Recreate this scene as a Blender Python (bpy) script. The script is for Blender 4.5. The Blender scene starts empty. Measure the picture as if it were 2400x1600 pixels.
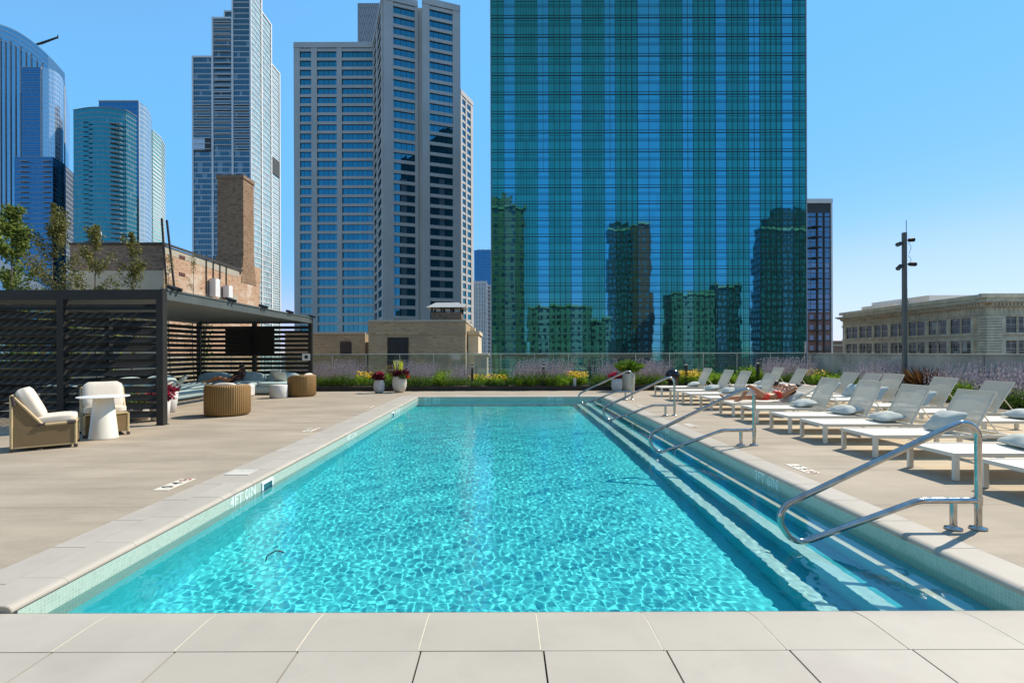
import bpy, math, random
from mathutils import Vector, Matrix
random.seed(7)
sc = bpy.context.scene
col = sc.collection
R = math.radians
# ------------------------------------------------------------------ camera
cd = bpy.data.cameras.new('camera'); cam = bpy.data.objects.new('camera', cd); col.objects.link(cam)
sc.camera = cam
cd.sensor_width = 36; cd.lens = 36*1168/2400; cd.clip_end = 12000; cd.clip_start = .05
cd.shift_x = 18/2400; cd.shift_y = 24.5/2400
cam.location = (0, 0, 1.5)
cam.rotation_euler = (Matrix.Rotation(R(90), 3, 'X') @ Matrix.Rotation(-.0031, 3, 'Z')).to_euler()
# ------------------------------------------------------------------ light
SUN_EL, SUN_AZ = 47, 58
w = bpy.data.worlds.new('World'); sc.world = w; w.use_nodes = True
nt = w.node_tree; bg = nt.nodes['Background']
sky = nt.nodes.new('ShaderNodeTexSky'); sky.sky_type = 'NISHITA'; sky.sun_disc = False
sky.sun_elevation = R(SUN_EL); sky.sun_rotation = R(SUN_AZ)
sky.air_density = 2.0; sky.dust_density = 0; sky.ozone_density = 6.0; sky.altitude = 3000
# sky curve: steeper blue, softer sun glow, unseen darker sky lifted as added fill
vm1 = nt.nodes.new('ShaderNodeVectorMath'); vm1.operation = 'SCALE'; vm1.inputs['Scale'].default_value = .13
vm2 = nt.nodes.new('ShaderNodeVectorMath'); vm2.operation = 'SCALE'; vm2.inputs['Scale'].default_value = 1/.13
cv = nt.nodes.new('ShaderNodeRGBCurve'); mp = cv.mapping
for ci, pts in enumerate(([(0,.11),(.08,.17),(.135,.165),(.17,.165),(.27,.18),(.40,.26),(.56,.45),(.8,.58),(1,.66)], [(0,.08),(.15,.26),(.24,.37),(.31,.47),(.5,.51),(.7,.58),(.95,.72),(1,.74)], [(0,.1),(.3,.40),(.45,.58),(.57,.90),(.9,.99),(1,1)])):
    c_ = mp.curves[ci]
    for i, (a_, b_) in enumerate(pts):
        if i == 0: c_.points[0].location = (a_, b_)
        elif i == len(pts)-1: c_.points[-1].location = (a_, b_)
        else: c_.points.new(a_, b_)
mp.update()
nt.links.new(sky.outputs[0], vm1.inputs[0]); nt.links.new(vm1.outputs[0], cv.inputs['Color']); nt.links.new(cv.outputs[0], vm2.inputs[0])
nt.links.new(vm2.outputs[0], bg.inputs[0]); bg.inputs[1].default_value = .13
sl = bpy.data.lights.new('sun', 'SUN'); sl.energy = 5.0; sl.angle = R(.53); sl.color = (1, .90, .75)
so = bpy.data.objects.new('sun', sl); col.objects.link(so)
sdir = Vector((math.sin(R(SUN_AZ))*math.cos(R(SUN_EL)), math.cos(R(SUN_AZ))*math.cos(R(SUN_EL)), math.sin(R(SUN_EL))))
so.rotation_euler = sdir.to_track_quat('Z', 'Y').to_euler()
so.location = (40, 30, 60)
sl.cycles.is_caustics_light = True
sc.view_settings.view_transform = 'Standard'; sc.view_settings.look = 'None'
sc.view_settings.exposure = .20; sc.view_settings.gamma = 1
sc.cycles.max_bounces = 10; sc.cycles.transparent_max_bounces = 16
sc.cycles.caustics_reflective = False

# ------------------------------------------------------------------ helpers
def lin(r, g, b):
    f = lambda c: (c/255/12.92) if c/255 <= .04045 else ((c/255+.055)/1.055)**2.4
    return (f(r), f(g), f(b))

class MB:
    def __init__(s): s.v = []; s.f = []; s.uv = []; s.mi = []; s.m = 0; s.sm = []; s.smooth = False
    def face(s, pts, uv=None, smooth=None):
        i = len(s.v); s.v += [tuple(p) for p in pts]; s.f.append(tuple(range(i, i+len(pts))))
        s.uv.append(uv or [(0, 0)]*len(pts)); s.mi.append(s.m); s.sm.append(s.smooth if smooth is None else smooth)
    def mesh(s, vs, fs, smooth=True):
        i = len(s.v); s.v += [tuple(p) for p in vs]
        for f in fs:
            s.f.append(tuple(i+k for k in f)); s.uv.append([(0, 0)]*len(f)); s.mi.append(s.m); s.sm.append(smooth)
    def box(s, x0, x1, y0, y1, z0, z1):
        P = [(x0,y0,z0),(x1,y0,z0),(x1,y1,z0),(x0,y1,z0),(x0,y0,z1),(x1,y0,z1),(x1,y1,z1),(x0,y1,z1)]
        F = [(0,3,2,1),(4,5,6,7),(0,1,5,4),(1,2,6,5),(2,3,7,6),(3,0,4,7)]
        for k, f in enumerate(F):
            pts = [P[i] for i in f]
            uv = [(p[0], p[1]) for p in pts] if k < 2 else ([(p[0], p[2]) for p in pts] if k in (2, 4) else [(p[1], p[2]) for p in pts])
            s.face(pts, uv, False)
    def obox(s, p0, d, n, u0, u1, z0, z1, w0, w1):
        """box given along direction d from p0, n outward, heights z, depth w"""
        def P(u, z, q): return (p0[0]+d[0]*u+n[0]*q, p0[1]+d[1]*u+n[1]*q, z)
        c = [P(u0,z0,w1),P(u1,z0,w1),P(u1,z1,w1),P(u0,z1,w1),P(u0,z0,w0),P(u1,z0,w0),P(u1,z1,w0),P(u0,z1,w0)]
        s.face([c[0],c[1],c[2],c[3]], [(u0,z0),(u1,z0),(u1,z1),(u0,z1)], False)
        s.face([c[5],c[4],c[7],c[6]], [(u1,z0),(u0,z0),(u0,z1),(u1,z1)], False)
        s.face([c[3],c[2],c[6],c[7]], [(u0,w1),(u1,w1),(u1,w0),(u0,w0)], False)
        s.face([c[4],c[5],c[1],c[0]], [(u0,w0),(u1,w0),(u1,w1),(u0,w1)], False)
        s.face([c[1],c[5],c[6],c[2]], [(w1,z0),(w0,z0),(w0,z1),(w1,z1)], False)
        s.face([c[4],c[0],c[3],c[7]], [(w0,z0),(w1,z0),(w1,z1),(w0,z1)], False)
    def xbox(s, M, sx, sy, sz):
        P = [M @ Vector((a*sx/2, b*sy/2, c*sz/2)) for a, b, c in ((-1,-1,-1),(1,-1,-1),(1,1,-1),(-1,1,-1),(-1,-1,1),(1,-1,1),(1,1,1),(-1,1,1))]
        for f in [(0,3,2,1),(4,5,6,7),(0,1,5,4),(1,2,6,5),(2,3,7,6),(3,0,4,7)]: s.face([P[i] for i in f], None, False)
    def tube(s, pts, r, n=10, cap=True):
        pts = [Vector(p) for p in pts]; rs = r if isinstance(r, (list, tuple)) else [r]*len(pts)
        t = (pts[1]-pts[0]).normalized(); a = t.orthogonal().normalized(); rings = []
        for i, p in enumerate(pts):
            if i == 0: t = (pts[1]-p).normalized()
            elif i == len(pts)-1: t = (p-pts[i-1]).normalized()
            else: t = ((pts[i+1]-p).normalized()+(p-pts[i-1]).normalized()).normalized()
            a = (a-t*a.dot(t)).normalized(); b = t.cross(a)
            rings.append([p+(a*math.cos(2*math.pi*k/n)+b*math.sin(2*math.pi*k/n))*rs[i] for k in range(n)])
        vs = [q for rg in rings for q in rg]
        fs = [(i*n+k, i*n+(k+1) % n, (i+1)*n+(k+1) % n, (i+1)*n+k) for i in range(len(pts)-1) for k in range(n)]
        s.mesh(vs, fs)
        if cap:
            s.face(rings[0][::-1], None, False); s.face(rings[-1], None, False)
    def lathe(s, prof, c=(0, 0, 0), n=28, wob=None):
        vs = []
        for r, z in prof:
            for k in range(n):
                a = 2*math.pi*k/n; rr = r*(1+(wob(a) if wob else 0))
                vs.append((c[0]+rr*math.cos(a), c[1]+rr*math.sin(a), c[2]+z))
        m = len(prof)
        s.mesh(vs, [(i*n+k, i*n+(k+1) % n, (i+1)*n+(k+1) % n, (i+1)*n+k) for i in range(m-1) for k in range(n)])
        s.face([vs[k] for k in range(n)][::-1], None, False); s.face([vs[(m-1)*n+k] for k in range(n)], None, False)
    def build(s, name, mat, parent=None, loc=None):
        me = bpy.data.meshes.new(name); me.from_pydata(s.v, [], s.f)
        ul = me.uv_layers.new(name='UVMap')
        flat = [c for uv in s.uv for p in uv for c in p]
        ul.data.foreach_set('uv', flat)
        mats = mat if isinstance(mat, (list, tuple)) else [mat]
        for m in mats: me.materials.append(m)
        me.polygons.foreach_set('material_index', s.mi); me.polygons.foreach_set('use_smooth', s.sm)
        me.update()
        o = bpy.data.objects.new(name, me); col.objects.link(o)
        if parent: o.parent = parent
        if loc: o.location = loc
        return o

def tag(o, label=None, cat=None, group=None, kind=None):
    if label: o['label'] = label
    if cat: o['category'] = cat
    if group: o['group'] = group
    if kind: o['kind'] = kind
    return o
def thing(name, label, cat, loc=(0,0,0), rz=0, group=None):
    o = bpy.data.objects.new(name, None); col.objects.link(o); o.location = loc; o.rotation_euler = (0, 0, rz)
    o.empty_display_size = .2
    return tag(o, label, cat, group)
CHILD = {}
def copy_tree(o, loc=None, rz=None, label=None, parent=None, kids=None):
    c = o.copy(); col.objects.link(c)
    if parent: c.parent = parent
    if loc is not None: c.location = loc
    if rz is not None: c.rotation_euler = (0, 0, rz)
    if label: c['label'] = label
    for ch in list(o.children): copy_tree(ch, parent=c)
    return c

class N:
    """tiny node-building helper"""
    def __init__(s, name):
        s.m = bpy.data.materials.new(name); s.m.use_nodes = True; s.t = s.m.node_tree; s.t.nodes.clear()
        s.out = s.t.nodes.new('ShaderNodeOutputMaterial')
    def n(s, typ, **kw):
        nd = s.t.nodes.new(typ)
        for k, v in kw.items(): setattr(nd, k, v)
        return nd
    def put(s, sock, v):
        if hasattr(v, 'is_linked') or isinstance(v, bpy.types.NodeSocket): s.t.links.new(v, sock)
        elif isinstance(v, (tuple, list)) and len(v) == 3 and sock.type == 'RGBA': sock.default_value = (*v, 1)
        else: sock.default_value = v
    def math(s, op, a, b=0., c=None):
        nd = s.n('ShaderNodeMath', operation=op); s.put(nd.inputs[0], a); s.put(nd.inputs[1], b)
        if c is not None: s.put(nd.inputs[2], c)
        return nd.outputs[0]
    def mix(s, f, a, b):
        nd = s.n('ShaderNodeMix', data_type='RGBA'); s.put(nd.inputs[0], f); s.put(nd.inputs[6], a); s.put(nd.inputs[7], b)
        return nd.outputs[2]
    def coord(s, which='Object'): return s.n('ShaderNodeTexCoord').outputs[which]
    def mapping(s, vec, scale=(1,1,1), rot=(0,0,0)):
        nd = s.n('ShaderNodeMapping'); s.put(nd.inputs[0], vec); nd.inputs['Scale'].default_value = scale; nd.inputs['Rotation'].default_value = rot
        return nd.outputs[0]
    def noise(s, vec, scale=5, detail=3, rough=.5, out=0):
        nd = s.n('ShaderNodeTexNoise'); s.put(nd.inputs['Vector'], vec); nd.inputs['Scale'].default_value = scale
        nd.inputs['Detail'].default_value = detail; nd.inputs['Roughness'].default_value = rough
        return nd.outputs[out]
    def ramp(s, f, stops):
        nd = s.n('ShaderNodeValToRGB'); s.put(nd.inputs[0], f); e = nd.color_ramp.elements
        while len(e) < len(stops): e.new(.5)
        for i, (p, c) in enumerate(stops):
            e[i].position = p; e[i].color = (*c, 1) if len(c) == 3 else c
        return nd.outputs[0]
    def sep(s, v): return s.n('ShaderNodeSeparateXYZ', ) if v is None else s._sep(v)
    def _sep(s, v):
        nd = s.n('ShaderNodeSeparateXYZ'); s.put(nd.inputs[0], v); return nd.outputs
    def comb(s, x, y, z=0.):
        nd = s.n('ShaderNodeCombineXYZ'); s.put(nd.inputs[0], x); s.put(nd.inputs[1], y); s.put(nd.inputs[2], z); return nd.outputs[0]
    def bump(s, h, strength=.3, dist=.01):
        nd = s.n('ShaderNodeBump'); s.put(nd.inputs['Height'], h); nd.inputs['Strength'].default_value = strength; nd.inputs['Distance'].default_value = dist
        return nd.outputs[0]
    def pbr(s, base, rough=.6, metal=0., normal=None, spec=.5, **kw):
        p = s.n('ShaderNodeBsdfPrincipled'); s.put(p.inputs['Base Color'], base); s.put(p.inputs['Roughness'], rough); s.put(p.inputs['Metallic'], metal)
        p.inputs['Specular IOR Level'].default_value = spec
        if normal is not None: s.put(p.inputs['Normal'], normal)
        for k, v in kw.items(): s.put(p.inputs[k], v)
        return p.outputs[0]
    def done(s, sh): s.t.links.new(sh, s.out.inputs[0]); return s.m

def simple(name, c, rough=.6, metal=0, var=.12, scale=3, bump=.0, bscale=60, spec=.5, which='Object'):
    k = N(name); co = k.coord(which)
    no = k.noise(co, scale, 4, .6)
    a = tuple(x*(1-var) for x in c); b = tuple(min(1, x*(1+var)) for x in c)
    base = k.ramp(no, [(.3, a), (.7, b)])
    nm = k.bump(k.noise(co, bscale, 3), bump, .01) if bump else None
    return k.done(k.pbr(base, rough, metal, nm, spec))
M = {}
M['white_metal'] = simple('white_powdercoat', (.74,.69,.58), .45, var=.04)
M['dark_metal'] = simple('charcoal_powdercoat', (.030,.030,.027), .5, var=.2, scale=1.5, spec=.25)
M['charcoal_light'] = simple('grey_powdercoat', (.10,.115,.11), .45, var=.12, scale=1.5)
M['black'] = simple('black_plastic', (.012,.012,.013), .4)
M['screen'] = simple('tv_glass', (.006,.006,.007), .12)
M['white'] = simple('white_paint', (.78,.78,.76), .5, var=.05)
M['cream'] = simple('cream_table', (.76,.72,.60), .4, var=.04)
M['concrete'] = simple('concrete_wall', (.45,.41,.32), .85, var=.3, scale=1.3, bump=.25, bscale=30)
M['stone_pot'] = simple('pot_stone', (.50,.50,.48), .8, var=.12, scale=6, bump=.3)
M['cream_pot'] = simple('pot_cream', (.62,.59,.50), .5, var=.12, scale=8)
M['terrazzo'] = simple('terrazzo', (.66,.64,.60), .7, var=.2, scale=60)
M['sage_cushion'] = simple('sage_fabric', (.40,.50,.48), .9, var=.08, scale=8, bump=.5, bscale=14)
M['pillow'] = simple('pillow_fabric', (.47,.50,.455), .9, var=.07, scale=6, bump=.6, bscale=9)
M['cushion'] = simple('cream_cushion', (.70,.62,.51), .9, var=.04, scale=6, bump=.4, bscale=7)
M['sand_pillow'] = simple('sand_pillow', (.60,.55,.46), .9, var=.1, scale=20)
M['soil'] = simple('soil', (.07,.05,.035), .95, var=.4, scale=12, bump=.6, bscale=40)
M['brown_leather'] = simple('dark_wood_leather', (.07,.05,.045), .5)
M['stem'] = simple('bark', (.13,.11,.085), .85, var=.3, scale=12)
k = N('brushed_steel'); co = k.coord(); M['steel'] = k.done(k.pbr(k.ramp(k.noise(co, 9, 3), [(.3, (.38,.37,.35)), (.7, (.55,.54,.51))]), k.ramp(k.noise(co, 14, 4), [(.35, (.07,)*3), (.7, (.20,)*3)]), 1.))
# woven rattan
def rattan(name, c, ribs=False):
    k = N(name); co = k.coord(); x, y, z = k._sep(co)
    if ribs:
        ang = k.math('ARCTAN2', y, x); u = k.math('SINE', k.math('MULTIPLY', ang, 64.)); 
    else: u = k.math('SUBTRACT', k.math('MULTIPLY', k.noise(k.mapping(co, (1, 1, 3)), 150, 2, .6), 3.), 1.5)
    v = k.math('SINE', k.math('MULTIPLY', z, 380.))
    h = k.math('MULTIPLY', k.math('ADD', k.math('MULTIPLY', u, .5), .5), k.math('ADD', k.math('MULTIPLY', v, .25), .75))
    base = k.mix(h, tuple(q*.45 for q in c), c)
    base = k.mix(k.math('MULTIPLY', k.noise(co, 8, 3), .5), base, k.mix(.5, base, (c[0]*.6, c[1]*.55, c[2]*.5)))
    return k.done(k.pbr(base, .65, 0, k.bump(h, .8, .012)))
M['rattan'] = rattan('rattan', (.44,.245,.07), True)
M['rope'] = rattan('woven_rope', (.42,.28,.12))
M['cane'] = simple('cane_wood', (.55,.42,.22), .5, var=.1, scale=10)
# lounger sling fabric
k = N('sling_mesh'); co = k.coord(); x, y, z = k._sep(co)
h = k.math('MULTIPLY', k.math('ADD', k.math('MULTIPLY', k.math('SINE', k.math('MULTIPLY', x, 900.)), .5), .5), k.math('ADD', k.math('MULTIPLY', k.math('SINE', k.math('MULTIPLY', y, 900.)), .5), .5))
sh = k.pbr(k.mix(k.noise(co, 4, 3), (.78,.71,.57), (.70,.63,.50)), .8, 0, k.bump(h, .3, .003))
tl = k.n('ShaderNodeBsdfTranslucent'); tl.inputs[0].default_value = (.60,.57,.50,1)
tr = k.n('ShaderNodeBsdfTransparent'); tr.inputs[0].default_value = (1,1,1,1)
ms = k.n('ShaderNodeMixShader'); ms.inputs[0].default_value = .3; k.t.links.new(sh, ms.inputs[1]); k.t.links.new(tl.outputs[0], ms.inputs[2])
ms2 = k.n('ShaderNodeMixShader'); ms2.inputs[0].default_value = .10; k.t.links.new(ms.outputs[0], ms2.inputs[1]); k.t.links.new(tr.outputs[0], ms2.inputs[2])
M['sling'] = k.done(ms2.outputs[0])
# deck concrete with broom finish, stains and saw-cut joints
def deck_mat(name, c, ymod, yoff, xmod=None, xoff=0, gw=.006):
    k = N(name); co = k.coord(); x, y, z = k._sep(co)
    a = k.noise(k.mapping(co, (.55, 2.4, 1)), 1.1, 6, .6); b = k.noise(k.mapping(co, (2, 14, 1)), 6, 4, .6); g = k.noise(co, 160, 2, .5)
    t = k.math('ADD', k.math('MULTIPLY', a, .62), k.math('ADD', k.math('MULTIPLY', b, .2), k.math('MULTIPLY', g, .18)))
    base = k.ramp(t, [(.36, tuple(q*.74 for q in c)), (.5, c), (.64, tuple(q*1.16 for q in c))])
    blotch = k.noise(k.mapping(co, (.8, 1.0, 1)), .9, 3, .5)
    base = k.mix(k.math('MULTIPLY', k.math('GREATER_THAN', k.noise(co, 9, 5, .7), .70), .35), base, tuple(q*.62 for q in c))
    base = k.mix(k.ramp(blotch, [(.42, (0,0,0)), (.62, (.5,.5,.5))]), base, (c[0]*.76, c[1]*.76, c[2]*.74))
    fy = k.math('FRACT', k.math('DIVIDE', k.math('SUBTRACT', y, yoff), ymod)); m = k.math('LESS_THAN', fy, gw/ymod)
    if xmod:
        fx = k.math('FRACT', k.math('DIVIDE', k.math('SUBTRACT', x, xoff), xmod)); m = k.math('MAXIMUM', m, k.math('LESS_THAN', fx, gw/xmod))
    base = k.mix(m, base, tuple(q*.45 for q in c))
    hh = k.math('SUBTRACT', k.math('ADD', k.math('MULTIPLY', g, .5), b), k.math('MULTIPLY', m, 3.))
    return k.done(k.pbr(base, .78, 0, k.bump(hh, .25, .004), .35))
M['deck'] = deck_mat('deck_concrete', (.39,.322,.24), 3.78, 4.86, gw=.011)
M['deck_warm'] = deck_mat('deck_sandstone', (.49,.39,.255), 1.26, 4.86, 1.9, 5.36)
# coping stone
k = N('coping_stone'); co = k.coord(); x, y, z = k._sep(co)
wn = k.n('ShaderNodeTexNoise'); k.put(wn.inputs['Vector'], co); wn.inputs['Scale'].default_value = 1.7; wn.inputs['Detail'].default_value = 5
isl = k.n('ShaderNodeNewGeometry').outputs['Random Per Island']
base = k.ramp(wn.outputs[0], [(.3, (.40,.357,.30)), (.55, (.468,.423,.356)), (.75, (.434,.39,.328))])
base = k.mix(k.math('MULTIPLY', isl, .9), base, (.42,.38,.31))
st = k.ramp(k.noise(k.mapping(co, (1,1,1)), 3.1, 6, .7), [(.50, (0,0,0)), (.70, (.35,.35,.35))]); base = k.mix(st, base, (.36,.325,.27))
sp = k.math('GREATER_THAN', k.noise(co, 55, 4, .7), .69); base = k.mix(k.math('MULTIPLY', sp, .4), base, (.25,.23,.2))
spot = k.math('GREATER_THAN', k.noise(co, 2.3, 1, .3), .74); base = k.mix(k.math('MULTIPLY', spot, .4), base, (.3,.29,.27))
M['coping'] = k.done(k.pbr(base, .62, 0, k.bump(k.noise(co, 90, 3), .12, .004), .4))
M['grout'] = simple('grout', (.66,.60,.46), .9, var=.1, scale=20)
M['dark_joint'] = simple('dark_joint', (.05,.045,.04), .9)
# mosaic tile
k = N('pool_mosaic'); co = k.coord(); x, y, z = k._sep(co)
nrm = k.n('ShaderNodeNewGeometry').outputs['Normal']; nx, ny, nz = k._sep(nrm)
u = k.math('ADD', k.math('MULTIPLY', k.math('ABSOLUTE', nx), y), k.math('MULTIPLY', k.math('ABSOLUTE', ny), x))
T = .0255
fu = k.math('FRACT', k.math('DIVIDE', u, T)); fz = k.math('FRACT', k.math('DIVIDE', z, T))
g = k.math('MAXIMUM', k.math('LESS_THAN', fu, .11), k.math('LESS_THAN', fz, .11))
wnz = k.n('ShaderNodeTexWhiteNoise'); k.put(wnz.inputs['Vector'], k.comb(k.math('FLOOR', k.math('DIVIDE', u, T)), k.math('FLOOR', k.math('DIVIDE', z, T)), 0.))
tile = k.mix(wnz.outputs['Value'], (.42,.49,.40), (.50,.57,.47))
M['mosaic'] = k.done(k.pbr(k.mix(g, tile, (.62,.66,.55)), .25, 0, k.bump(k.math('SUBTRACT', 1., g), .3, .002)))
def plaster(name, c):
    k = N(name); co = k.coord()
    return k.done(k.pbr(k.ramp(k.noise(co, 2.5, 5), [(.3, tuple(q*.93 for q in c)), (.7, tuple(min(1, q*1.05) for q in c))]), .8))
M['plaster'] = plaster('pool_plaster', (.08,.76,.80)); M['tread_sunlit'] = plaster('sunlit_edge_pale', (.50,.80,.76)); M['riser'] = plaster('shaded_riser', (.015,.38,.46))
M['ledge'] = plaster('sunlit_edge_cream', (.74,.74,.60)); M['tread_shaded'] = plaster('shaded_tread', (.03,.52,.60))  # step colours carry light: sun painted pale on edges, shade dark on treads and risers
k = N('pool_water'); g_ = k.n('ShaderNodeBsdfGlass'); g_.inputs['IOR'].default_value = 1.333; g_.inputs['Roughness'].default_value = 0; g_.inputs['Color'].default_value = (.93,1,1,1)
M['water'] = k.done(g_.outputs[0])
# brick
def brick(name, c1, c2, mortar, bw=.215, bh=.075, mo=.012, patches=None, bumpy=.5, vary=.6, soot=None):
    k = N(name); uv = k.coord('UV')
    b = k.n('ShaderNodeTexBrick'); k.put(b.inputs['Vector'], uv); b.inputs['Scale'].default_value = 1
    b.inputs['Brick Width'].default_value = bw; b.inputs['Row Height'].default_value = bh; b.inputs['Mortar Size'].default_value = mo
    k.put(b.inputs['Color1'], c1); k.put(b.inputs['Color2'], c2); k.put(b.inputs['Mortar'], mortar); b.inputs['Bias'].default_value = 0
    base = b.outputs[0]
    base = k.mix(k.math('MULTIPLY', k.noise(uv, .9, 6, .7), vary), base, (c1[0]*.55, c1[1]*.52, c1[2]*.5))
    u_, v_, _ = k._sep(uv)
    cell = k.n('ShaderNodeTexWhiteNoise'); k.put(cell.inputs['Vector'], k.comb(k.math('FLOOR', k.math('DIVIDE', u_, bw)), k.math('FLOOR', k.math('DIVIDE', v_, bh)), 0.))
    base = k.mix(k.math('MULTIPLY', k.math('GREATER_THAN', cell.outputs['Value'], .82), .3), base, mortar)
    base = k.mix(k.math('MULTIPLY', k.math('LESS_THAN', cell.outputs['Value'], .14), .4), base, (c1[0]*.4, c1[1]*.35, c1[2]*.35))
    if patches: base = k.mix(k.ramp(k.noise(uv, .45, 5, .65), [(.53, (0,0,0)), (.63, (1,1,1))]), base, patches)
    if soot: base = k.mix(k.ramp(k.noise(uv, .3, 4, .6), [(.45, (0,0,0)), (.6, (.8,.8,.8))]), base, soot)
    return k.done(k.pbr(base, .85, 0, k.bump(b.outputs[1], -bumpy, .02), .2))
M['brick_dark'] = brick('brick_dark', (.15,.095,.07), (.22,.15,.105), (.33,.28,.22), .22, .078, .013)
M['brick_orange'] = brick('brick_orange', (.52,.27,.15), (.60,.38,.23), (.52,.44,.34), .23, .09, .012, patches=(.62,.50,.38), vary=.35)
M['brick_chimney'] = brick('brick_chimney', (.24,.13,.07), (.34,.20,.11), (.40,.31,.22), .22, .078, .014)
M['brick_tan'] = brick('brick_tan', (.46,.345,.205), (.55,.42,.26), (.36,.29,.20), .3, .085, .01, vary=.35, soot=(.33,.26,.17))
M['stucco'] = simple('beige_stucco', (.44,.40,.31), .9, var=.1, scale=.5)
M['roof_metal'] = simple('roof_metal', (.42,.42,.40), .5, var=.1)
M['asphalt'] = simple('asphalt', (.10,.10,.10), .9, var=.4, scale=.05)
M['cornice'] = simple('terracotta_cream', (.74,.61,.41), .8, var=.2, scale=.7, bump=.4, bscale=4)
M['cladding'] = simple('tower_concrete', (.54,.51,.455), .8, var=.10, scale=.08)
M['cladding_white'] = simple('tower_white', (.74,.73,.69), .7, var=.07, scale=.1)
M['slab_grey'] = simple('slab_grey', (.38,.41,.42), .6, var=.1, scale=.3)

def curtain(name, refl, dark, pw, fh, mull=(.05,.1), mc=(.03,.04,.05), span=None, spanc=None, f=.7, tilt=.006, wave=.004, rnd=.35, rough=.02, blinds=0, blindc=(.4,.42,.4), vari=.0):
    """reflective glazing: pane grid on UV metres, each pane a little different and tilted"""
    k = N(name); uv = k.coord('UV'); u, v, _ = k._sep(uv)
    cu = k.math('DIVIDE', u, pw); cv = k.math('DIVIDE', v, fh); fu = k.math('FRACT', cu); fv = k.math('FRACT', cv)
    wn = k.n('ShaderNodeTexWhiteNoise'); k.put(wn.inputs['Vector'], k.comb(k.math('FLOOR', cu), k.math('FLOOR', cv), 1.))
    rv = wn.outputs['Value']; rc = wn.outputs['Color']
    mm = k.math('MAXIMUM', k.math('LESS_THAN', fu, mull[0]/pw), k.math('LESS_THAN', fv, mull[1]/fh))
    body = k.mix(k.math('MULTIPLY', rv, rnd), dark, tuple(q*2.6+.02 for q in dark))
    if blinds:
        bl = k.math('GREATER_THAN', rv, 1-blinds); body = k.mix(bl, body, blindc)
    rf = k.mix(k.math('MULTIPLY', rv, rnd*.6), refl, tuple(q*.62 for q in refl))
    if span:
        sm = k.math('LESS_THAN', fv, span/fh); body = k.mix(sm, body, spanc)
        rf = k.mix(k.math('MULTIPLY', sm, .6), rf, tuple(q*.55 for q in refl))
    nrm = k.n('ShaderNodeNewGeometry').outputs['Normal']
    def vm(op, a, b):
        nd = k.n('ShaderNodeVectorMath', operation=op); k.put(nd.inputs[0], a)
        if op == 'SCALE': k.put(nd.inputs['Scale'], b)
        elif b is not None: k.put(nd.inputs[1], b)
        return nd.outputs[0]
    rnd_v = vm('SCALE', vm('SUBTRACT', rc, (.5,.5,.5)), tilt)
    wv = k.n('ShaderNodeTexNoise'); k.put(wv.inputs['Vector'], k.mapping(uv, (1/pw*.8, 1/fh*1.4, 1))); wv.inputs['Scale'].default_value = 1.3; wv.inputs['Detail'].default_value = 2
    wv_v = vm('SCALE', vm('SUBTRACT', wv.outputs[1], (.5,.5,.5)), wave)
    nn = vm('NORMALIZE', vm('ADD', vm('ADD', nrm, rnd_v), wv_v), None)
    df = k.n('ShaderNodeBsdfDiffuse'); k.put(df.inputs[0], body)
    gl = k.n('ShaderNodeBsdfGlossy'); k.put(gl.inputs['Color'], rf); gl.inputs['Roughness'].default_value = rough; k.put(gl.inputs['Normal'], nn)
    lw = k.n('ShaderNodeLayerWeight'); lw.inputs[0].default_value = .35
    fac = k.math('MINIMUM', k.math('ADD', f, k.math('MULTIPLY', lw.outputs['Fresnel'], .5)), 1.)
    mx = k.n('ShaderNodeMixShader'); k.put(mx.inputs[0], fac); k.t.links.new(df.outputs[0], mx.inputs[1]); k.t.links.new(gl.outputs[0], mx.inputs[2])
    md = k.n('ShaderNodeBsdfPrincipled'); k.put(md.inputs['Base Color'], mc); md.inputs['Roughness'].default_value = .4
    m2 = k.n('ShaderNodeMixShader'); k.put(m2.inputs[0], mm); k.t.links.new(mx.outputs[0], m2.inputs[1]); k.t.links.new(md.outputs[0], m2.inputs[2])
    return k.done(m2.outputs[0])
#PART2
# ================================================================== GROUND, DECK, POOL
PX0, PX1, PY0, PY1 = -2.93, 3.26, 2.955, 16.88      # pool opening at the coping edge
WX0, WX1, WY0, WY1 = -2.91, 3.24, 2.975, 16.86      # basin walls
WZ = -.15
mb = MB(); mb.face([(-6000,-3000,-45),(6000,-3000,-45),(6000,9000,-45),(-6000,9000,-45)], [(-6000,-3000),(6000,-3000),(6000,9000),(-6000,9000)])
tag(mb.build('ground', M['asphalt']), kind='structure')
mb = MB()
# deck sheet: outer rectangle with the pool and coping left open, 0.35 m thick where it shows
CX0, CX1, CY0, CY1 = -3.515, 3.595, 1.89, 17.24
for x0, x1, y0, y1 in ((-24, CX0, -4, 22), (CX1, 5.36, -4, 22), (CX0, CX1, CY1, 22), (CX0, CX1, -4, CY0)):
    mb.face([(x0,y0,-.004),(x1,y0,-.004),(x1,y1,-.004),(x0,y1,-.004)])
tag(mb.build('pool_deck', M['deck']), kind='structure')
mb = MB(); mb.face([(5.36,-4,-.004),(14,-4,-.004),(14,22,-.004),(5.36,22,-.004)]); tag(mb.build('sandstone_terrace', M['deck_warm']), kind='structure')
mb = MB(); mb.box(-24, 14, 21.6, 22, -45, -.02); mb.box(13.6, 14, -4, 21.6, -45, -.02); tag(mb.build('podium_wall', M['concrete']), kind='structure')
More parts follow.
